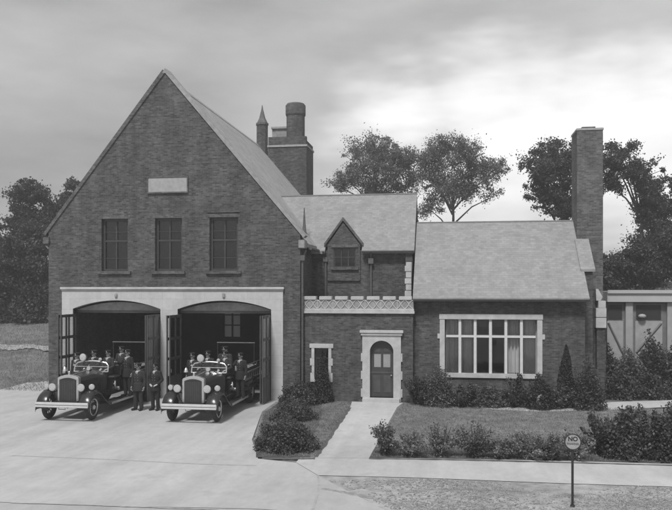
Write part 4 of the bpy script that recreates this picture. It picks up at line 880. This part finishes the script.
# ------------------------------------------------------------------ fire engine (front faces -Y, origin on the ground below the front axle)
def fire_engine(loc, label, rz=0):
    t = thing('fire_engine', loc, label, 'fire engine', 'fire engines standing in the two garage bays', rz)
    bw_ = .97; sc = 1
    # frame and bumper
    mb = MB(); mb.box(-.42, -.34, -.35, 6.6, .55, .68); mb.box(.34, .42, -.35, 6.6, .55, .68); mb.box(-.34, .34, -.3, -.2, .56, .66); mb.box(-.34, .34, 4.9, 5.0, .56, .66); mb.done('chassis', M['iron'], t)
    mb = MB(); mb.box(-bw_, bw_, -.66, -.62, .50, .68); b = mb.done('bumper', M['chromew'], t, bevel=.015)
    mb = MB(); mb.box(-bw_+.02, bw_-.02, -.668, -.662, .585, .597); mb.done('groove', M['iron'], b)
    for s in (-1, 1): mb = MB(); mb.tube([(s*.38, -.3, .6), (s*.45, -.48, .6), (s*.5, -.62, .59)], .03, 8); mb.done('bumper_bracket', M['iron'], b)
    mb = MB(); mb.tube([(-.72, 0, .44), (.72, 0, .44)], .045, 10); mb.tube([(-.72, 4.3, .46), (.72, 4.3, .46)], .055, 10); mb.done('axle', M['iron'], t)
    # wheels
    for (x, y, wr, wt) in ((-.80, 0, .44, .115), (.80, 0, .44, .115), (-.78, 4.3, .46, .15), (.78, 4.3, .46, .15)):
        s = 1 if x > 0 else -1
        mb = MB(); mb.ring((x, y, wr), (1, 0, 0), wr-.085, .085, 40, 12, wt/.095*.8); w_ = mb.done('wheel', M['rubber'], t, smooth=True); w_.name = 'tyre'
        w_.name = 'wheel'
        mb = MB(); mb.ring((x+s*.05, y, wr), (1, 0, 0), wr-.155, .025, 36, 8); mb.done('rim', M['nickel'], w_, smooth=True)
        mb = MB()
        for k in range(12):
            a = 2*pi*k/12; mb.tube([(x+s*.02, y+cos(a)*.05, wr+sin(a)*.05), (x+s*.03, y+cos(a)*(wr-.16), wr+sin(a)*(wr-.16))], .02, 6)
        mb.done('spokes', M['iron'], w_)
        mb = MB(); mb.tube([(x-s*.04, y, wr), (x+s*.08, y, wr), (x+s*.11, y, wr)], [.1, .085, .05], 16); mb.done('hub', M['nickel'], w_, smooth=True)
    # fenders: long curved wings
    for s in (-1, 1):
        mb = MB(); prof = []
        for k in range(15):
            a = pi*(1.02-k/14*.80); prof.append((cos(a)*.60, .47+sin(a)*.56))
        prof += [(.85, .56), (1.15, .43)]
        prof = [(y, z) for y, z in prof]
        x0, x1 = (.60, .97)
        rows = []
        for (y, z) in prof:
            rows.append([mb.bm.verts.new((s*xx, y, z-dz)) for xx, dz in ((.55, .06), (.62, .0), (.80, -.02), (.93, .01), (.985, .06), (.99, .11))])
        for a, b2 in zip(rows, rows[1:]):
            for k in range(5): mb.bm.faces.new((a[k], a[k+1], b2[k+1], b2[k]))
        o = mb.done('front_fender', M['paint'], t, smooth=True); md = o.modifiers.new('thickness', 'SOLIDIFY'); md.thickness = .02
        mb = MB(); mb.box(s*.99 if s < 0 else .55, -.55 if s < 0 else .99, 1.15, 3.3, .38, .43); o = mb.done('running_board', M['iron'], t)
        e = MB(); e.box(s*.985-.012, s*.985+.012, 1.15, 3.3, .375, .45); e.done('edge_trim', M['nickel'], o)
        mb = MB(); rows = []
        for k in range(13):
            a = pi*(1-k/12); rows.append([mb.bm.verts.new((s*xx, 4.3+cos(a)*.58, .5+sin(a)*.58-dz)) for xx, dz in ((.6, 0), (.95, 0), (1.0, .06))])
        for a, b2 in zip(rows, rows[1:]):
            for k in range(2): mb.bm.faces.new((a[k], a[k+1], b2[k+1], b2[k]))
        o = mb.done('rear_fender', M['paint'], t, smooth=True); md = o.modifiers.new('thickness', 'SOLIDIFY'); md.thickness = .02
    # radiator: nickel shell with arched top
    def shell(w2, z0, z1, rise, n=10):
        p = [(-w2, z0), (-w2, z1-.05)]; p += [(-w2+2*w2*k/n, z1+rise*(1-(2*k/n-1)**2)) for k in range(n+1)]; p += [(w2, z1-.05), (w2, z0)]; return p
    mb = MB(); mb.prism(shell(.39, .62, 1.47, .10), 'y', -.20, .0); rd = mb.done('radiator_shell', M['nickel'], t, bevel=.02)
    mb = MB(); mb.prism(shell(.305, .66, 1.40, .07), 'y', -.225, -.202); mb.done('radiator_core', M['core'], rd)
    mb = MB()
    for k in range(-8, 9): mb.box(k*.034-.004, k*.034+.004, -.232, -.226, .68, 1.38)
    mb.done('grille_bars', M['lead'], rd)
    mb = MB(); mb.tube([(0, -.1, 1.56), (0, -.1, 1.63)], .04, 10); mb.ball((0, -.1, 1.66), .04); mb.done('radiator_cap', M['nickel'], rd, smooth=True)
    # hood
    mb = MB(); prA = [(-.37, .72), (-.37, 1.30), (-.30, 1.44), (-.14, 1.52), (.14, 1.52), (.30, 1.44), (.37, 1.30), (.37, .72)]; prB = [(-.52, .72), (-.52, 1.34), (-.42, 1.50), (-.18, 1.58), (.18, 1.58), (.42, 1.50), (.52, 1.34), (.52, .72)]
    A = [mb.bm.verts.new((x, 0.001, z)) for x, z in prA]; B_ = [mb.bm.verts.new((x, 1.15, z)) for x, z in prB]; C_ = [mb.bm.verts.new((x*1.22, 1.45, z*(1.0) if z > .8 else z)) for x, z in prB]
    for P_, Q_ in ((A, B_), (B_, C_)):
        for k in range(8): mb.bm.faces.new((P_[k], P_[(k+1) % 8], Q_[(k+1) % 8], Q_[k]))
    mb.bm.faces.new(A[::-1]); mb.bm.faces.new(C_); hd = mb.done('hood', M['paint'], t, bevel=.012, smooth=True)
    for s in (-1, 1):
        mb = MB()
        for k in range(11): y = .22+k*.075; xx = .37+.15*y/1.15; mb.box(s*xx-.012, s*xx+.012, y-.012, y+.012, .86, 1.2)
        mb.done('louvres', M['iron'], hd)
    mb = MB(); mb.tube([(0, .01, 1.532), (0, 1.15, 1.592)], .012, 6); mb.done('hinge_strip', M['nickel'], hd)
    # windshield with arched nickel frame
    mb = MB(); top = [(-.66, 1.50), (-.65, 1.72), (-.56, 1.82), (-.3, 1.87), (0, 1.885), (.3, 1.87), (.56, 1.82), (.65, 1.72), (.66, 1.50)]
    mb.tube([(x, 1.5+(z-1.5)*.25, z) for x, z in top], .026, 8); wf = mb.done('windshield_frame', M['nickel'], t, smooth=True)
    mb = MB(); mb.tube([(-.66, 1.49, 1.5), (.66, 1.49, 1.5)], .02, 8); mb.tube([(-.65, 1.53, 1.68), (.65, 1.53, 1.68)], .012, 8); mb.done('windshield_bar', M['nickel'], wf)
    mb = MB(); mb.face([(x, 1.5+(z-1.5)*.25, z) for x, z in top]); mb.done('glass', M['glass'], wf)
    mb = MB(); mb.box(-.62, .62, 1.45, 1.55, 1.0, 1.5); mb.done('dashboard', M['paint'], t, bevel=.03)
    mb = MB(); mb.ring((-.34, 1.95, 1.42), (0, -.6, .8), .21, .015, 28, 8); sw_ = mb.done('steering_wheel', M['iron'], t, smooth=True)
    mb = MB(); mb.tube([(-.34, 1.95, 1.42), (-.34, 1.5, 1.1)], .02, 8); mb.tube([(-.55, 1.95, 1.42), (-.13, 1.95, 1.42)], .012, 6); mb.tube([(-.34, 1.95-.8*.2, 1.42-.6*.2), (-.34, 1.95+.8*.2, 1.42+.6*.2)], .012, 6); mb.done('column', M['iron'], sw_)
    # seats
    mb = MB(); mb.box(-.64, .64, 2.2, 2.68, .72, 1.16); mb.done('seat_box', M['paint'], t, bevel=.02)
    mb = MB(); mb.box(-.62, .62, 2.16, 2.66, 1.162, 1.28); mb.done('seat', M['leather'], t, bevel=.04, seg=3)
    mb = MB(); mb.box(-.62, .62, 2.66, 2.80, 1.20, 1.66); mb.done('backrest', M['leather'], t, bevel=.05, seg=3)
    # cowl floor and side panels
    mb = MB(); mb.box(-.62, .62, 1.45, 2.7, .68, .73); mb.done('cab_floor', M['iron'], t)
    # hose body
    mb = MB(); mb.box(-.80, -.75, 2.85, 6.3, .72, 1.42); mb.box(.75, .80, 2.85, 6.3, .72, 1.42); mb.box(-.75, .75, 2.85, 2.9, .72, 1.42); mb.box(-.75, .75, 2.9, 6.3, .72, .78); hb = mb.done('hose_body', M['paint'], t, bevel=.01)
    mb = MB()
    for k in range(10):
        for j in range(2): mb.tube([(-.68+k*.15, 2.95, 1.22+j*.09), (-.68+k*.15, 6.2, 1.22+j*.09)], .05, 8)
    mb.done('folded_hose', M['hose'], hb, smooth=True)
    mb = MB(); mb.box(-.85, .85, 6.3, 6.75, .5, .56); mb.done('tail_step', M['iron'], t)
    for s in (-1, 1):
        mb = MB(); mb.tube([(s*.82, 2.9, 1.48), (s*.84, 3.0, 1.58), (s*.84, 6.2, 1.58), (s*.82, 6.3, 1.48)], .018, 8)
        for y in (3.0, 4.1, 5.2, 6.2): mb.tube([(s*.79, y, 1.4), (s*.84, y, 1.58)], .012, 6)
        mb.done('hand_rail', M['nickel'], t, smooth=True)
    mb = MB(); mb.tube([(-.80, 5.0, 2.34), (.80, 5.0, 2.34)], .025, 8); cr = mb.done('cross_rail', M['lead'], t, smooth=True)
    for s in (-1, 1): mb = MB(); mb.tube([(s*.77, 5.0, 1.42), (s*.77, 5.0, 2.33)], .018, 8); mb.done('rail_post', M['iron'], cr)
    # ladder on the right side
    mb = MB()
    for z in (1.02, 1.30): mb.box(.87, .91, 3.0, 6.5, z-.03, z+.03)
    for k in range(11): mb.tube([(.89, 3.15+k*.32, 1.02), (.89, 3.15+k*.32, 1.30)], .016, 6)
    mb.done('ladder', M['board'], t)
    # pump panel and fittings on both sides
    for s in (-1, 1):
        mb = MB(); mb.box(s*.66-.05, s*.66+.05, 1.75, 2.15, .74, 1.1); pn = mb.done('pump_panel', M['paint'], t, bevel=.01)
        mb = MB(); mb.ring((s*.78, 1.85, 1.02), (1, .4, 0), .10, .022, 22, 8); mb.ball((s*.76, 1.85, 1.02), .045); mb.done('gauge', M['lens'], pn, smooth=True)
        mb = MB(); mb.tube([(s*.7, 2.02, .86), (s*.86, 2.02, .84)], [.06, .07], 12); mb.done('outlet', M['nickel'], pn, smooth=True)
        mb = MB(); mb.tube([(s*.72, 2.95, 1.1), (s*.86, 2.9, 1.12)], [.07, .08], 12); mb.ball((s*.88, 2.7, 1.45), .055); mb.done('side_lamp', M['nickel'], t, smooth=True)
    for z in (.62, .80):
        mb = MB(); mb.tube([(.90, 3.0, z+.1), (.93, 3.4, z+.08), (.93, 6.0, z+.08), (.90, 6.2, z+.1)], .065, 10); mb.done('suction_hose', M['rubber'], t, smooth=True)
    mb = MB(); mb.tube([(-.86, 3.3, .50), (-.86, 3.3, .95), (-.86, 3.3, 1.02)], [.09, .09, .03], 14); mb.done('extinguisher', M['nickel'], t, smooth=True)
    mb = MB(); mb.tube([(.1, 1.3, 1.62), (.1, 1.1, 1.66)], [.05, .075], 14); mb.done('siren', M['nickel'], t, smooth=True)
    mb = MB(); mb.tube([(-.12, -.64, .56), (-.12, -.60, .44), (.12, -.60, .44), (.12, -.64, .56)], .012, 6); mb.done('tow_hook', M['iron'], t)
    mb = MB(); mb.tube([(0, -.24, .42), (0, -.16, .58)], .03, 8); mb.done('crank_handle', M['iron'], t)
    # lamps
    def lamp(c, r, name, parent, dirv=(0, -1, 0), depth=.17):
        c = Vector(c); d = Vector(dirv).normalized(); mb = MB(); mb.tube([c-d*depth, c-d*depth*.6, c-d*depth*.2, c], [r*.35, r*.75, r*.96, r], 20); o = mb.done(name, M['nickel'], parent, smooth=True)
        mb = MB(); mb.tube([c+d*.001, c+d*.012, c+d*.022], [r*.9, r*.85, r*.3], 20); mb.done('lens', M['lens'], o, smooth=True); return o
    for s in (-1, 1):
        lamp((s*.53, -.30, 1.15), .135, 'headlight', t)
        lamp((s*.84, -.12, 1.16), .10, 'fender_lamp', t, (s*.25, -1, 0), .22)
        mb = MB(); mb.tube([(s*.53, -.2, 1.04), (s*.5, -.15, .8), (s*.42, -.1, .66)], .02, 8); mb.tube([(s*.84, .02, 1.1), (s*.84, .02, .98)], .018, 8); mb.done('lamp_bracket', M['iron'], t)
    lamp((-.30, 1.45, 2.03), .14, 'spotlight', t, (-.15, -1, .05), .2)
    mb = MB(); mb.tube([(-.30, 1.55, 1.86), (-.30, 1.53, 1.96)], .018, 8); mb.done('lamp_bracket', M['iron'], t)
    lamp((.36, 1.50, 1.96), .06, 'warning_lamp', t, (.3, -1, 0), .14)
    mb = MB(); mb.tube([(.36, 1.58, 1.84), (.36, 1.56, 1.93)], .016, 8); mb.done('lamp_bracket', M['iron'], t)
    # bell on its bracket
    mb = MB(); mb.tube([(-.52, .55, 1.62), (-.52, .55, 1.66), (-.52, .55, 1.74), (-.52, .55, 1.78)], [.085, .07, .05, .01], 16); bl = mb.done('bell', M['nickel'], t, smooth=True)
    mb = MB(); mb.tube([(-.52, .62, 1.2), (-.52, .68, 1.5), (-.52, .62, 1.8), (-.52, .55, 1.8)], .014, 6); mb.done('bell_bracket', M['iron'], bl)
    return t
x2, y2 = X_(189.5, -5.7), -5.15
x1, y1 = -13.12, -5.45
fe1 = fire_engine((x1, y1, .012), 'open fire engine with nickel radiator in the left garage bay')
fe2 = dup(fe1, (x2, y2, .012), 0, 'open fire engine with nickel radiator in the right garage bay')

# ------------------------------------------------------------------ firemen
def capsule(mb, a, b, ra, rb, n=12):
    a, b = Vector(a), Vector(b); mb.tube([a, b], [ra, rb], n); mb.ball(a, ra, sub=2); mb.ball(b, rb, sub=2)
def remesh(mb, vox, name):
    bmesh.ops.recalc_face_normals(mb.bm, faces=mb.bm.faces)
    me = bpy.data.meshes.new(name); mb.bm.to_mesh(me); mb.bm.free(); o = bpy.data.objects.new('tmp', me); COL.objects.link(o)
    md = o.modifiers.new('r', 'REMESH'); md.mode = 'VOXEL'; md.voxel_size = vox; md.use_smooth_shade = True
    sm = o.modifiers.new('s', 'SMOOTH'); sm.factor = .5; sm.iterations = 2
    dg = bpy.context.evaluated_depsgraph_get(); r = bpy.data.meshes.new_from_object(o.evaluated_get(dg)); r.name = name; bpy.data.objects.remove(o); bpy.data.meshes.remove(me); return r
def J(pose):
    """joint positions, facing -Y, feet (or seat) on z = 0"""
    if pose in ('stand', 'ease', 'hold_left', 'hold_right'):
        j = dict(hip=(0, 0, .93), chest=(0, .01, 1.28), neck=(0, .01, 1.47), head=(0, -.012, 1.62))
        for s, n in ((-1, 'r'), (1, 'l')):
            j['hip'+n] = (s*.095, 0, .92); j['knee'+n] = (s*.11, -.02, .50); j['ank'+n] = (s*.12, .01, .09); j['toe'+n] = (s*.15, -.17, .035)
            j['sh'+n] = (s*.19, .01, 1.42); j['el'+n] = (s*.245, .03, 1.13); j['wr'+n] = (s*.255, -.03, .88); j['hd'+n] = (s*.25, -.06, .80)
        if pose == 'ease':
            for s, n in ((-1, 'r'), (1, 'l')): j['el'+n] = (s*.27, .06, 1.14); j['wr'+n] = (s*.16, -.13, .98); j['hd'+n] = (s*.09, -.17, .95)
        if pose == 'hold_left':
            j['elr'] = (-.30, -.10, 1.22); j['wrr'] = (-.26, -.33, 1.30); j['hdr'] = (-.25, -.41, 1.33)
        if pose == 'hold_right':
            j['ell'] = (.30, -.10, 1.22); j['wrl'] = (.26, -.33, 1.30); j['hdl'] = (.25, -.41, 1.33)
    else:
        j = dict(hip=(0, 0, .11), chest=(0, .04, .47), neck=(0, .03, .66), head=(0, .0, .81))
        for s, n in ((-1, 'r'), (1, 'l')):
            j['hip'+n] = (s*.095, -.02, .10); j['knee'+n] = (s*.13, -.44, .12); j['ank'+n] = (s*.13, -.50, -.32); j['toe'+n] = (s*.15, -.66, -.38)
            j['sh'+n] = (s*.19, .03, .61); j['el'+n] = (s*.25, -.02, .33); j['wr'+n] = (s*.16, -.24, .25); j['hd'+n] = (s*.12, -.32, .22)
            if pose == 'drive': j['el'+n] = (s*.27, -.12, .38); j['wr'+n] = (s*.19, -.36, .34); j['hd'+n] = (s*.18, -.42, .33)
    return {k: Vector(v) for k, v in j.items()}
def person_meshes(pose):
    j = J(pose); out_ = {}
    mb = MB()   # body
    capsule(mb, j['hip']+Vector((0, 0, .03)), j['chest'], .13, .14); mb.ball(j['chest'], .15, (1.15, .75, 1.1)); mb.ball(j['hip'], .14, (1.15, .85, .85))
    capsule(mb, j['chest']+Vector((0, 0, .12)), j['neck'], .09, .058); capsule(mb, j['neck'], j['head']-Vector((0, -.01, .05)), .055, .055)
    hd = j['head']; mb.ball(hd+Vector((0, .008, .035)), .098, (.80, 1.0, 1.0), sub=3); mb.ball(hd+Vector((0, -.028, -.05)), .066, (.85, .95, 1.05), sub=3)
    mb.ball(hd+Vector((0, -.055, -.095)), .028, (1.1, .8, .7))                                     # chin
    mb.tube([hd+Vector((0, -.088, .022)), hd+Vector((0, -.118, -.028)), hd+Vector((0, -.092, -.036))], [.010, .016, .012], 8)      # nose
    mb.tube([hd+Vector((-.042, -.083, .034)), hd+Vector((0, -.094, .036)), hd+Vector((.042, -.083, .034))], .010, 6)             # brow
    mb.tube([hd+Vector((-.024, -.085, -.063)), hd+Vector((0, -.096, -.063)), hd+Vector((.024, -.085, -.063))], .009, 6)          # lips
    for s in (-1, 1): mb.ball(hd+Vector((s*.08, .012, -.005)), .03, (.35, .7, 1.1))                                          # ears
    for n in 'rl':
        capsule(mb, j['hip'+n], j['knee'+n], .085, .055); capsule(mb, j['knee'+n], j['ank'+n], .055, .037); capsule(mb, j['ank'+n]-Vector((0, -.03, .03)), j['toe'+n], .04, .035)
        capsule(mb, j['sh'+n], j['el'+n], .052, .042); capsule(mb, j['el'+n], j['wr'+n], .040, .027)
        w0, h0 = j['wr'+n], j['hd'+n]; d = (h0-w0).normalized(); s = -1 if n == 'r' else 1
        side = Vector((0, -1, 0)) if abs(d.z) > .7 else Vector((-s, 0, 0)); side = (side-d*side.dot(d)).normalized(); nrm = d.cross(side)
        if nrm.dot(Vector((-s, 0, -.3))) < 0: nrm = -nrm
        pc = w0+d*.05
        for k in range(4):
            off = side*((k-1.5)*-.021); capsule(mb, w0+off*.5, pc+d*.04+off, .016, .0135, 8)
            ln = [.034, .040, .037, .028][k]; p0 = pc+d*.045+off; p1 = p0+d*ln; p2 = p1+(d*.6+nrm*.8).normalized()*ln*.8; p3 = p2+(nrm*.95+d*.1).normalized()*ln*.55
            capsule(mb, p0, p1, .0115, .0105, 8); capsule(mb, p1, p2, .0105, .0095, 8); capsule(mb, p2, p3, .0095, .009, 8)
        t0 = w0+d*.02+side*.026; t1 = t0+(side+d*.9).normalized()*.038; t2 = t1+(d+nrm*.4).normalized()*.032; capsule(mb, t0, t1, .015, .012, 8); capsule(mb, t1, t2, .012, .010, 8)
    out_['body'] = remesh(mb, .010, 'body')
    mb = MB()   # coat
    if pose in ('sit', 'drive'): capsule(mb, j['hip']+Vector((0, -.0, .02)), j['chest'], .165, .165)
    else:
        capsule(mb, j['hip']+Vector((0, 0, .04)), j['chest'], .150, .165); mb.tube([j['hip']+Vector((0, 0, -.20)), j['hip']+Vector((0, 0, .1))], [.205, .17], 20)
    mb.ball(j['chest'], .175, (1.15, .8, 1.1)); mb.ball(j['hip'], .165, (1.15, .9, .85))
    capsule(mb, j['chest']+Vector((0, 0, .10)), j['neck']-Vector((0, 0, .03)), .11, .072); capsule(mb, j['shr'], j['shl'], .072, .072)
    for n in 'rl': capsule(mb, j['sh'+n], j['el'+n], .072, .06); mb.tube([j['el'+n], j['wr'+n]+(j['hd'+n]-j['wr'+n])*-.1], [.060, .047], 12); mb.ball(j['el'+n], .06)
    out_['coat'] = remesh(mb, .014, 'coat')
    mb = MB()
    for n in 'rl': capsule(mb, j['hip'+n], j['knee'+n], .108, .078); mb.tube([j['knee'+n], j['ank'+n]+Vector((0, 0, -.02))], [.078, .072], 12); mb.ball(j['knee'+n], .078)
    mb.ball(j['hip'], .155, (1.12, .9, .8)); out_['trousers'] = remesh(mb, .014, 'trousers')
    for n in 'rl':
        mb = MB(); a = j['ank'+n]; b = j['toe'+n]; d = (b-a); d.z = 0; d.normalize(); fl_ = b.z+.0
        capsule(mb, a+Vector((0, 0, -.01)), Vector((a.x, a.y, fl_+.025))-d*.02, .052, .052); capsule(mb, Vector((a.x, a.y, fl_+.015))-d*.03, Vector((b.x, b.y, fl_+.012)), .046, .044); out_['shoe'+n] = remesh(mb, .010, 'shoe')
    return j, out_
PM = {}
def person(loc, rz, pose, label, group, tilt=0, capstyle='peaked', s=1.0, shirt=True):
    if pose not in PM: PM[pose] = person_meshes(pose)
    j, ms = PM[pose]
    t = thing('person', loc, label, 'person', group, rz); t.scale = (s, s, s)
    b = link('body', ms['body'], M['skin'], t)
    PM['n'] = PM.get('n', 0)+1; cl_ = M[['cloth', 'cloth2', 'cloth'][PM['n'] % 3]]; t.scale = (s*[1, 1.08, .95, 1.03][PM['n'] % 4], s, s)
    for nm_ in ('coat', 'trousers'): link(nm_, ms[nm_], None, t).data.materials or ms[nm_].materials.append(cl_)
    link('shoe', ms['shoer'], M['shoe'], t); link('shoe', ms['shoel'], M['shoe'], t)
    hd = j['head']
    mb = MB()
    mb.tube([hd+Vector((0, .010, .045)), hd+Vector((0, .010, .085)), hd+Vector((0, .008, .115)), hd+Vector((0, .012, .135)), hd+Vector((0, .012, .148))], [.098, .100, .122, .118, .05], 20)
    mb.prism([(cos(a)*.085, -.055+sin(a)*.085) for a in np.linspace(pi, 2*pi, 12)], 'z', 0, .012)
    for v in mb.bm.verts[-24:]: v.co += hd+Vector((0, -.01, .050)); v.co.z += (v.co.y-hd.y)*.25
    mb.done('cap', M['cloth'], t, smooth=True)
    c = MB(); c.ball(hd+Vector((0, -.105, .088)), .018, (1, .4, 1.2)); c.done('cap_badge', M['brass'], t)
    mb = MB(); mb.ball(hd+Vector((0, .028, .01)), .098, (.84, .93, .95), sub=3); mb.done('hair', M['hair'], t, smooth=True)
    mb = MB()
    for q in (-1, 1): mb.ball(hd+Vector((q*.031, -.083, .012)), .011, (1.2, .5, .7))
    mb.done('eyes', M['hair'], t)
    ch_ = j['chest']; nk = j['neck']
    if shirt:
        mb = MB(); y = nk.y-.095
        mb.prism([(-.035, nk.z+.005), (.035, nk.z+.005), (.04, nk.z-.03), (0, nk.z-.15), (-.04, nk.z-.03)], 'y', y-.045, y+.02); mb.ring(nk+Vector((0, -.005, .012)), (0, -.1, 1), .064, .014, 24, 8); mb.done('shirt', M['shirt'], t)
        mb = MB(); mb.prism([(-.009, nk.z-.005), (.009, nk.z-.005), (.014, nk.z-.12), (0, nk.z-.14), (-.014, nk.z-.12)], 'y', y-.052, y-.046); mb.done('tie', M['cloth'], t)
    if 'button' not in PM:
        mb = MB(); mb.ball((0, 0, 0), .013, (1, .6, 1), sub=1); q = mb.done('button', M['brass'], t); PM['button'] = q.data; bpy.data.objects.remove(q)
    for k in range(3):
        for q in (-1, 1): b_ = link('button', PM['button'], None, t); b_.location = (q*.055, ch_.y-.148, ch_.z+.06-k*.10)
    return t
gs = 'firemen of the two engines'
gz = .012
x, y = G(138.5, 410.5); person((x, y, gz), R(-12), 'stand', 'fireman in dark uniform standing on the ground beside the left engine, hands down', gs, s=1.0)
x, y = G(155.5, 410.5); person((x, y, gz), R(-10), 'ease', 'fireman in dark uniform standing at the bright middle pier with hands clasped', gs, s=1.0)
def rel(o, x, y, z): return (o[0]+x, o[1]+y, gz+z)
o1, o2 = (x1, y1), (x2, y2)
person(rel(o1, -.34, 2.42, 1.28), R(-14), 'drive', 'driver at the steering wheel of the left engine', gs, s=.98)
person(rel(o1, .24, 2.42, 1.28), R(-16), 'sit', 'fireman sitting beside the driver on the left engine', gs, s=.98)
person(rel(o1, -.86, 2.1, .43), R(-14), 'hold_right', 'fireman standing on the near running board of the left engine, by the folded door', gs, s=.97)
person(rel(o1, .88, 2.75, .43), R(-20), 'hold_left', 'fireman with a white collar standing on the right running board of the left engine', gs, s=1.02)
person(rel(o1, .28, 3.5, 1.33), R(-14), 'sit', 'fireman sitting on the hose behind the front seat of the left engine', gs, s=1.0)
person(rel(o2, -.34, 2.42, 1.28), R(-10), 'drive', 'driver at the steering wheel of the right engine', gs, s=.98)
person(rel(o2, .05, 3.3, 1.33), R(-10), 'sit', 'fireman sitting high on the hose behind the driver of the right engine', gs, s=1.04)
person(rel(o2, -.86, 2.2, .43), R(-12), 'hold_right', 'fireman standing on the left running board of the right engine', gs, s=.98)
person(rel(o2, .34, 2.42, 1.28), R(-14), 'sit', 'fireman sitting at the passenger side of the right engine', gs, s=.98)
person(rel(o2, .88, 2.6, .43), R(-18), 'hold_left', 'fireman standing on the right running board of the right engine', gs, s=.97)

# ------------------------------------------------------------------ haze volume, added to lift the blacks and fade the trees
HAZE = True
if HAZE:
    mb = MB(); mb.box(-320, 320, -70, 520, -3, 20); hz = mb.done('haze', None)
    m = bpy.data.materials.new('added_haze'); m.use_nodes = True; t = m.node_tree; t.nodes.clear()
    o = t.nodes.new('ShaderNodeOutputMaterial'); v = t.nodes.new('ShaderNodeVolumePrincipled'); v.inputs['Density'].default_value = .0025; v.inputs['Color'].default_value = (.9, .9, .9, 1); v.inputs['Anisotropy'].default_value = .3
    t.links.new(v.outputs[0], o.inputs['Volume']); hz.data.materials.append(m); hz['kind'] = 'stuff'; tag(hz, 'thin haze added over the whole place to lift the dark tones', 'haze')
for o in bpy.data.objects:
    for k in ('_abs', '_base'):
        if k in o: del o[k]
